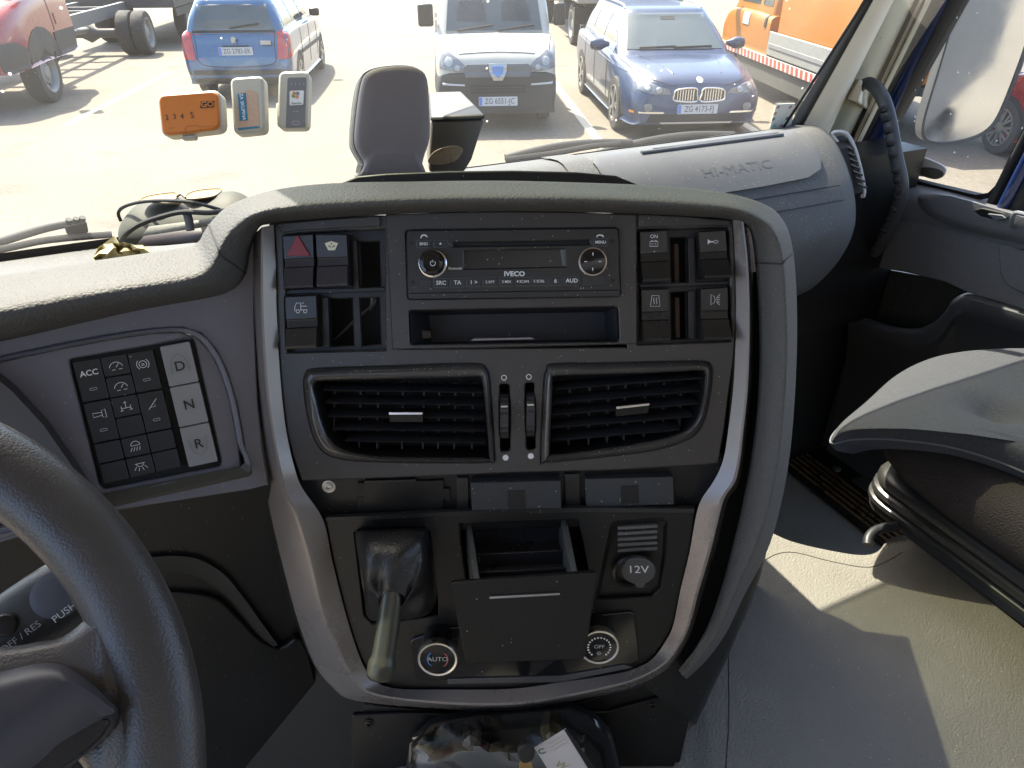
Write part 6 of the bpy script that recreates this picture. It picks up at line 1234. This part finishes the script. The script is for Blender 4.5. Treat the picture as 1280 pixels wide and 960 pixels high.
obj('mount_pad', MB().prism(f, f.q([(290, 130), (325, 128), (326, 158), (293, 160)], -.02), -.036, -.020), P_tagw, t, bevel=.003)
f = tagf(366, 125, .040)
t = thing('toll_tag', f.p(0, 0, -.01), 'cream toll tag with grey face and coloured round logo on the windscreen', 'toll tag', TG)
b4 = f.q([(348, 89), (386, 88), (384, 160), (346, 160)])
obj('tag_body', MB().prism(f, rnd(b4, .008, 5), -.022, .0), P_tagw, t, bevel=.003)
obj('grey_face', MB().prism(f, rnd(f.q([(359.5, 97), (383, 96.5), (381, 159), (357, 160)], .0005), .003), -.001, .0005), mat('face_grey', (.16, .15, .14), .6), t, smooth=0)
obj('logo_square', MB().prism(f, rnd(f.q([(362, 113.5), (380, 113), (379, 131), (362, 132)], .001), .002), .0004, .001), mat('logo_white', (.68, .66, .60), .6), t, smooth=0)
for dx, dy, col in ((-2.5, -3.5, (.62, .20, .03)), (2, -3.5, (.16, .20, .28)), (-3.5, 0, (.20, .28, .10)), (1, 1, (.62, .25, .10))):
    obj('logo_petal', MB().prism(f, circ(*f.px(370 + dx, 120 + dy, .0014), .0022, 10), .001, .0014), mat('petal_%d' % int(col[0] * 100 + col[2] * 10), col, .6), t, smooth=0)
text(f, *f.px(370.5, 129, .0014), .0014, 'DarsGo', .0040, P_ink, t, bold=.012)
for i, s_ in enumerate('2345'): text(f, *f.px(364 + i * 5.3, 105, .001), .001, s_, .0036, P_whitedim, t)
text(f, *f.px(370, 139, .001), .001, 'smart', .0034, P_whitedim, t)
obj('tag_button', MB().stroke(f, rrect(*f.px(365.5, 155.5, .001), *f.px(374, 151.5, .001), .0014, 3), .0006, .001, True), P_whitedim, t, smooth=0)
obj('mount_pad', MB().prism(f, f.q([(344, 128), (378, 126), (378, 156), (346, 158)], -.02), -.036, -.020), P_tagw, t, bevel=.003)
# ------------------------------------------------------------------ devices behind the hood
OF = Fr(dep(483, 200, .79), RV * .95 + HV * .32, UV_ * .55 + ZV * .6)
ob = thing('on_board_unit', OF.w(483, 215), 'tall rounded grey on-board unit standing behind the console hood', 'toll unit')
pf = [(457, 222), (457, 203), (450, 190), (445, 176), (447, 145), (453, 105), (461, 91), (478, 85), (505, 83), (524, 87), (534, 100), (537, 140), (537, 172), (531, 192), (528, 205), (528, 222)]
P_obu = mat('obu_plastic', (.19, .162, .150), .6, grain=.3, gs=700, var=.06); P_obs = mat('obu_side', (.20, .19, .17), .6, grain=.3, gs=700, var=.06)
def ring_of(k, n, dx=0): 
    c_ = (492, 150); q = spl([Vector(a) for a in OF.q([(c_[0] + (x - c_[0]) * k, c_[1] + (y - c_[1]) * k) for x, y in pf])], 3, True); return [OF.p(p.x + dx, p.y, n) for p in q]
obj('front_shell', MB().loft([ring_of(1.02, -.012), ring_of(1.02, -.004), ring_of(.985, .002), ring_of(.90, .0042), ring_of(.6, .0052)], True, False, True), P_obu, ob, smooth=60)
obj('mid_band', MB().loft([ring_of(1.05, -.020), ring_of(1.05, -.0125)], True, True, True), P_obs, ob, smooth=60)
obj('rear_shell', MB().loft([ring_of(.94, -.085), ring_of(1.04, -.062), ring_of(1.06, -.021)], True, True, True), P_obs, ob, smooth=60)
obj('foot_block', MB().prism(OF, OF.q([(452, 205), (530, 205), (534, 236), (448, 236)], -.006), -.055, -.006), P_black, ob, bevel=.003)
S2 = Fr(dep(568, 180, .86), RV * .93 - HV * .30, UV_ * .75 + ZV * .4)
se = thing('sensor_box', S2.w(565, 215), 'wedge shaped dark sensor box with oval window beside the on-board unit', 'sensor')
fp = S2.q([(538, 152), (606, 150), (590, 200), (580, 216), (536, 216)]); tp2 = [S2.w(536, 121, -.075), S2.w(576, 120, -.075)]
A_, B_, C_, D_, E_ = [S2.p(u, v, 0) for u, v in fp]
up_ = S2.V * .006
obj('sensor_body', MB().loft([[A_, B_, C_, D_, E_], [tp2[0], tp2[1], tp2[1] - S2.V * .04, tp2[1] - S2.V * .06, tp2[0] - S2.V * .06]], True, True, True), mat('sensor_dark', (.15, .135, .115), .5, grain=.2, gs=900), se, bevel=.003)
obj('top_plate', MB().loft([[A_ + up_, B_ + up_, tp2[1] + up_, tp2[0] + up_], [A_ + S2.N * .001, B_ + S2.N * .001, tp2[1], tp2[0]]], True, True, True), mat('sensor_top', (.034, .035, .037), .5, grain=.3, gs=900, dust=.2), se, bevel=.002)
ov = [(535, 203), (540, 192), (552, 185), (568, 182), (578, 186), (576, 194), (568, 202), (550, 206)]
obj('oval_window', MB().prism(S2, [tuple(p) for p in spl([Vector(a) for a in S2.q(ov, .001)], 4, True)], -.001, .0015), mat('window_amber', (.40, .32, .22), .3, var=.4, vs=150), se, bevel=.0005)
# ------------------------------------------------------------------ clutter on the dash top at the left
GZ = 1.962
def dt(x, y, h=0): return hz(x, y, GZ + h)
base = dt(225, 300)
gc = thing('camera_case', base, 'olive grey rounded device case lying on the dash top', 'device')
CF = Fr(hz(215, 300, 2.0), Vector((.86, .50, 0)), Vector((-.50, .86, 0)))
def cp_(x, y): return dep(x, y, 1)
D_c = (base - C0).dot(FV)
rg = []
for k_, (x0, y0, x1, y1) in enumerate(((150, 300, 156, 268), (156, 304, 168, 258), (172, 306, 186, 251), (200, 306, 210, 249), (235, 303, 236, 246), (262, 300, 262, 244), (292, 296, 290, 240), (312, 290, 312, 240))):
    lo, hi = dep(x0, y0, D_c), dep(x1, y1, D_c + .02); mid = (lo + hi) / 2; v_ = (hi - lo) / 2; bk = FV.cross(v_).normalized() if False else HV
    rad_ = v_.length; e = (1 if 0 < k_ < 7 else .6)
    rg.append([mid + v_ * math.sin(a) * e + HV * rad_ * .9 * math.cos(a) * e for a in [2 * math.pi * j / 18 for j in range(18)]])
fineR = [spl([r[j] for r in rg], 4) for j in range(18)]
obj('case_shell', MB().loft([[c_[i] for c_ in fineR] for i in range(len(fineR[0]))], True, True, True), mat('case_olive', (.055, .055, .042), .6, spec=.2, var=.2), gc, smooth=70)
obj('case_label', MB().loft([[dep(178, 294, D_c - .035), dep(250, 284, D_c - .035), dep(300, 276, D_c - .035)], [dep(186, 283, D_c - .036), dep(250, 275, D_c - .036), dep(300, 268, D_c - .036)]], False), mat('label_pale', (.2, .195, .16), .5, var=.4, vs=220), gc, solid=.001)
obj('case_front', MB().loft([[dep(170, 306, D_c - .036), dep(250, 303, D_c - .036), dep(305, 296, D_c - .036)], [dep(180, 295, D_c - .0365), dep(250, 285, D_c - .0365), dep(305, 277, D_c - .0365)]], False), mat('case_dark', (.05, .04, .04), .5), gc, solid=.002)
cb = tag(obj('black_cable', MB().tube(spl([dep(x, y, D_c + d) for x, y, d in ((152, 300, -.02), (158, 292, -.05), (176, 280, -.05), (205, 270, -.05), (230, 265, -.05), (262, 266, -.05), (290, 262, -.05), (310, 258, -.05))], 5), .0032, 8), P_rubber), 'thick black cable bundle running over the device case', 'cable')
cb = tag(obj('black_cable', MB().tube(spl([dep(x, y, D_c + d) for x, y, d in ((151, 276, .03), (148, 266, .02), (156, 258, .0), (180, 252, -.02), (215, 251, -.03), (245, 254, -.03), (275, 262, -.03))], 5), .0022, 8), P_rubber), 'thin black cable arching over the top of the device case', 'cable')
cb = tag(obj('cable_strap', MB().tube(spl([dep(x, y, D_c - .047) for x, y in ((225, 258, ), (232, 264), (236, 275), (238, 288))], 4), .0055, 8, flat=.5), mat('strap_dark', (.045, .04, .04), .6)), 'dark strap holding the cables to the device case', 'strap')
sg = thing('sunglasses', dep(240, 250, D_c), 'yellow lensed sunglasses lying on top of the device case', 'sunglasses')
M_lens = mat('lens_yellow', (.26, .16, .035), .2, spec=.2, var=.05)
for pts in ([(175, 250), (186, 245), (205, 242), (218, 241), (222, 244), (219, 249), (205, 251), (188, 252)], [(231, 246), (240, 240), (255, 237), (272, 236), (277, 238), (268, 245), (252, 248), (236, 249)]):
    pp = spl([dep(x, y, D_c - .005 + (250 - y) * .003) for x, y in pts], 4, True); mb = MB(); mb.loft([pp, [p - ZV * .0015 for p in pp]], True, True, True); obj('lens', mb, M_lens, sg, smooth=30)
    obj('lens_rim', MB().tube(pp + [pp[0]], .0010, 5), mat('rim_brown', (.12, .08, .03), .4), sg)
obj('bridge', MB().tube([dep(221, 246, D_c), dep(226, 243, D_c + .005), dep(232, 247, D_c)], .0014, 6), MATS['rim_brown'], sg)
obj('temple', MB().tube([dep(180, 251, D_c - .01), dep(205, 254, D_c - .03), dep(240, 254, D_c - .03)], .0016, 6), MATS['rim_brown'], sg)
rp = random.Random(3); mb = MB()
def crum(i, j):
    x = 116 + 72 * i; y = 327 - 7 * i - (20 if .25 < i < .9 else 9) * j * (1 - abs(2 * i - 1) * .4) - (12 * j if .1 < i < .35 else 0); return dep(x + 6 * (rp.random() - .5), y + 3 * (rp.random() - .5), D_c - .07 + .03 * rp.random())
tag(obj('crumpled_paper', mb.grid(crum, 9, 4), mat('paper_yellow', (.42, .35, .17), .7, var=.15, vs=40), smooth=0, solid=.0006), 'crumpled yellowish paper lying beside the cables on the dash', 'paper')
# ------------------------------------------------------------------ wipers on the outside of the windscreen
def wiper(pts, label, blade, up=.004):
    o = thing('windscreen_wiper', ws(*pts[0], .02), label, 'wiper', 'wipers resting on the windscreen')
    obj('wiper_arm', MB().tube(spl([ws(x, y, .03) for x, y in pts], 4), .007, 8, flat=.5), mat('wiper_black', (.016, .016, .015), .6), o)
    obj('wiper_blade', MB().tube(spl([ws(x, y, .012) for x, y in blade], 4), .0055, 8, flat=.6), P_rubber, o); return o
wiper([(-60, 318), (0, 302), (60, 284), (104, 276)], 'wide wiper arm with clip block in front of the driver', [(-80, 325), (0, 312), (60, 300), (140, 293)])
k_ = bpy.data.objects['windscreen_wiper']
obj('clip_block', MB().loft([[ws(80, 283, .02), ws(108, 276, .02), ws(111, 291, .02), ws(84, 294, .02)], [ws(80, 283, .05), ws(108, 276, .05), ws(111, 291, .05), ws(84, 294, .05)]], True, True, True), MATS['wiper_black'], k_, bevel=.003)
for x in (86, 95, 103): obj('clip_pin', MB().tube([ws(x, 279 - (x - 86) * .15, .025), ws(x, 274 - (x - 86) * .15, .025)], .004, 8), MATS['wiper_black'], k_)
wiper([(-60, 345), (0, 334), (80, 320), (150, 308)], 'lower wiper linkage bar along the base of the windscreen', [(-60, 340), (0, 326), (80, 313), (160, 298)])
wiper([(632, 197), (660, 190), (700, 182), (745, 178), (790, 178)], 'curved wiper arm rising towards the SUV', [(632, 200), (690, 192), (740, 183), (775, 180)])
wiper([(712, 204), (760, 188), (820, 174), (870, 168), (918, 168)], 'long wiper arm lying along the right of the windscreen', [(720, 208), (790, 192), (850, 180), (916, 170)])
# sticker at the windscreen corner
st_ = thing('windscreen_sticker', ws(985, 165, -.003), 'white permit sticker with colour spots in the right windscreen corner', 'sticker')
sf = Fr(ws(982, 146, -.003), (1, 0, 0), (0, -.41, .91))
obj('sticker_sheet', MB().prism(sf, sf.q([(971, 130), (994, 129), (988, 162), (962, 161)]), -.0005, .0005), mat('sticker_white', (.70, .70, .64), .6), st_, smooth=0)
for x, y, col in ((973, 134, 'r'), (988, 134, 'r'), (969, 142, 'r'), (967, 149, 'k'), (984, 148, 'k'), (968, 157, 'g'), (977, 157, 'r')):
    obj('sticker_mark', MB().prism(sf, [(u + a, v + b) for u, v in [sf.px(x, y, .001)] for a, b in ((-.003, -.003), (.003, -.003), (.003, .003), (-.003, .003))], .0004, .001), {'r': mat('mk_r', (.5, .2, .2), .6), 'k': mat('mk_k', (.15, .15, .2), .6), 'g': mat('mk_g', (.2, .55, .3), .6)}[col], st_, smooth=0)
# ------------------------------------------------------------------ bin under the console with its contents
BF = tilt(CL.w(640, 960, .02), RV, R(60))
bn = thing('storage_bin', CL.w(640, 990, .0), 'dark open storage bin under the console', 'bin')
bo = [(505, 975), (512, 930), (540, 905), (600, 893), (660, 888), (712, 884), (745, 900), (765, 920), (775, 960), (778, 1000), (505, 1000)]
obj('bin_wall', MB().loft([[CL.w(x, y, .01) for x, y in bo[:-1]], [CL.w(x + (640 - x) * .03, y + 3, .014) for x, y in bo[:-1]], [CL.w(x + (640 - x) * .12, y + 22, -.01) for x, y in bo[:-1]]], False), P_gloss, bn, smooth=60)
obj('bin_floor', MB().prism(CL, CL.q(bo, -.02), -.03, -.02), P_deep, bn)
bag = MB(); rb = random.Random(11)
def bagp(i, j):
    x = 515 + 215 * i; y = 902 + 90 * j; n = .010 + .03 * math.sin(math.pi * i) * math.sin(math.pi * min(1, j * 1.1 + .1)) + .012 * (rb.random() - .5); return CL.w(x + 5 * (rb.random() - .5), y + 4 * (rb.random() - .5) + (18 if i < .15 or i > .88 else 0) * (1 - j), n)
def film_mat():
    m = bpy.data.materials.new('clear_film'); m.use_nodes = True; N = m.node_tree.nodes; L = m.node_tree.links; N.remove(N['Principled BSDF'])
    t = N.new('ShaderNodeBsdfTransparent'); t.inputs[0].default_value = (.86, .86, .84, 1); g = N.new('ShaderNodeBsdfGlossy'); g.inputs['Roughness'].default_value = .2; g.inputs[0].default_value = (.8, .8, .78, 1)
    f_ = N.new('ShaderNodeFresnel'); f_.inputs[0].default_value = 1.22; mx = N.new('ShaderNodeMixShader'); L.new(f_.outputs[0], mx.inputs[0]); L.new(t.outputs[0], mx.inputs[1]); L.new(g.outputs[0], mx.inputs[2]); L.new(mx.outputs[0], N['Material Output'].inputs[0]); return m
tag(obj('plastic_bag', bag.grid(bagp, 16, 9), film_mat(), smooth=70), 'crumpled clear plastic bag lying in the storage bin', 'bag')
for i_, (x, y, col) in enumerate(((530, 935, (.16, .12, .07)), (560, 950, (.10, .03, .035)), (600, 945, (.14, .04, .05)), (545, 955, (.20, .13, .06)), (590, 925, (.12, .10, .08)), (618, 950, (.24, .18, .09)), (690, 920, (.20, .16, .08)))):
    cc3 = CL.w(x, y, .0); mb = MB(); rgx = random.Random(i_)
    mb.loft([[cc3 + CL.U * (.009 + .005 * rgx.random()) * k * math.cos(a) + CL.V * (.009 + .005 * rgx.random()) * k * math.sin(a) + CL.N * n for a in [2 * math.pi * j / 7 for j in range(7)]] for k, n in ((.6, -.018), (1, -.008), (.8, .004), (.3, .008))], True, True, True)
    tag(obj('candy_wrapper', mb, mat('wrapper_%d' % i_, tuple(x * .55 for x in col), .4, var=.4, vs=200), smooth=0), ['brown', 'dark red', 'maroon', 'tan', 'grey brown', 'gold', 'yellowish'][i_] + ' crumpled wrapper inside the clear bag', 'wrapper')
tf = Fr(CL.w(705, 942, .045), CL.U * .86 + CL.V * .42, CL.V * .9 - CL.U * .35 + CL.N * .25)
pt = thing('paper_tag', tf.p(0, -.03, 0), 'white printed card tag with green logo leaning in the bin', 'card')
tq = tf.q([(668, 935), (707, 911), (760, 985), (712, 1005)])
obj('card_sheet', MB().prism(tf, tq, -.0006, .0), mat('card_white', (.55, .53, .54), .6, var=.04), pt, smooth=0)
obj('card_stripe', MB().prism(tf, tf.q([(705, 912), (709, 912), (762, 985), (752, 988)], .0004), .0001, .0005), P_ink, pt, smooth=0)
obj('card_logo', MB().stroke(tf, circ(*tf.px(678, 939, .0004), .0035, 16, 40, 330), .0016, .0004), mat('logo_green', (.05, .18, .14), .6), pt, smooth=0)
text(tf, *tf.px(702, 957, .0004), .0004, 'W', .014, mat('card_ochre', (.35, .33, .12), .6), pt, rot=R(-60))
for i_ in range(3): obj('card_line', MB().stroke(tf, [tf.px(686 + i_ * 3, 930 + i_ * 4, .0004), tf.px(704 + i_ * 3, 919 + i_ * 4, .0004)], .0007, .0004), mat('card_pinkish', (.40, .33, .30), .6), pt, smooth=0)
ky = thing('truck_key', CL.w(656, 945, .05), 'black key head with brass blade lying by the card', 'key')
obj('key_head', MB().prism(tf, [tuple(p) for p in spl([Vector(a) for a in tf.q([(647, 940), (655, 933), (665, 934), (669, 943), (664, 953), (652, 954)], .012)], 4, True)], .006, .012), P_rubber, ky, bevel=.002)
obj('key_blade', MB().prism(tf, tf.q([(650, 953), (664, 953), (672, 985), (646, 985)], .010), .008, .010), mat('brass', (.55, .36, .16), .35, metal=.8), ky, bevel=.0004)
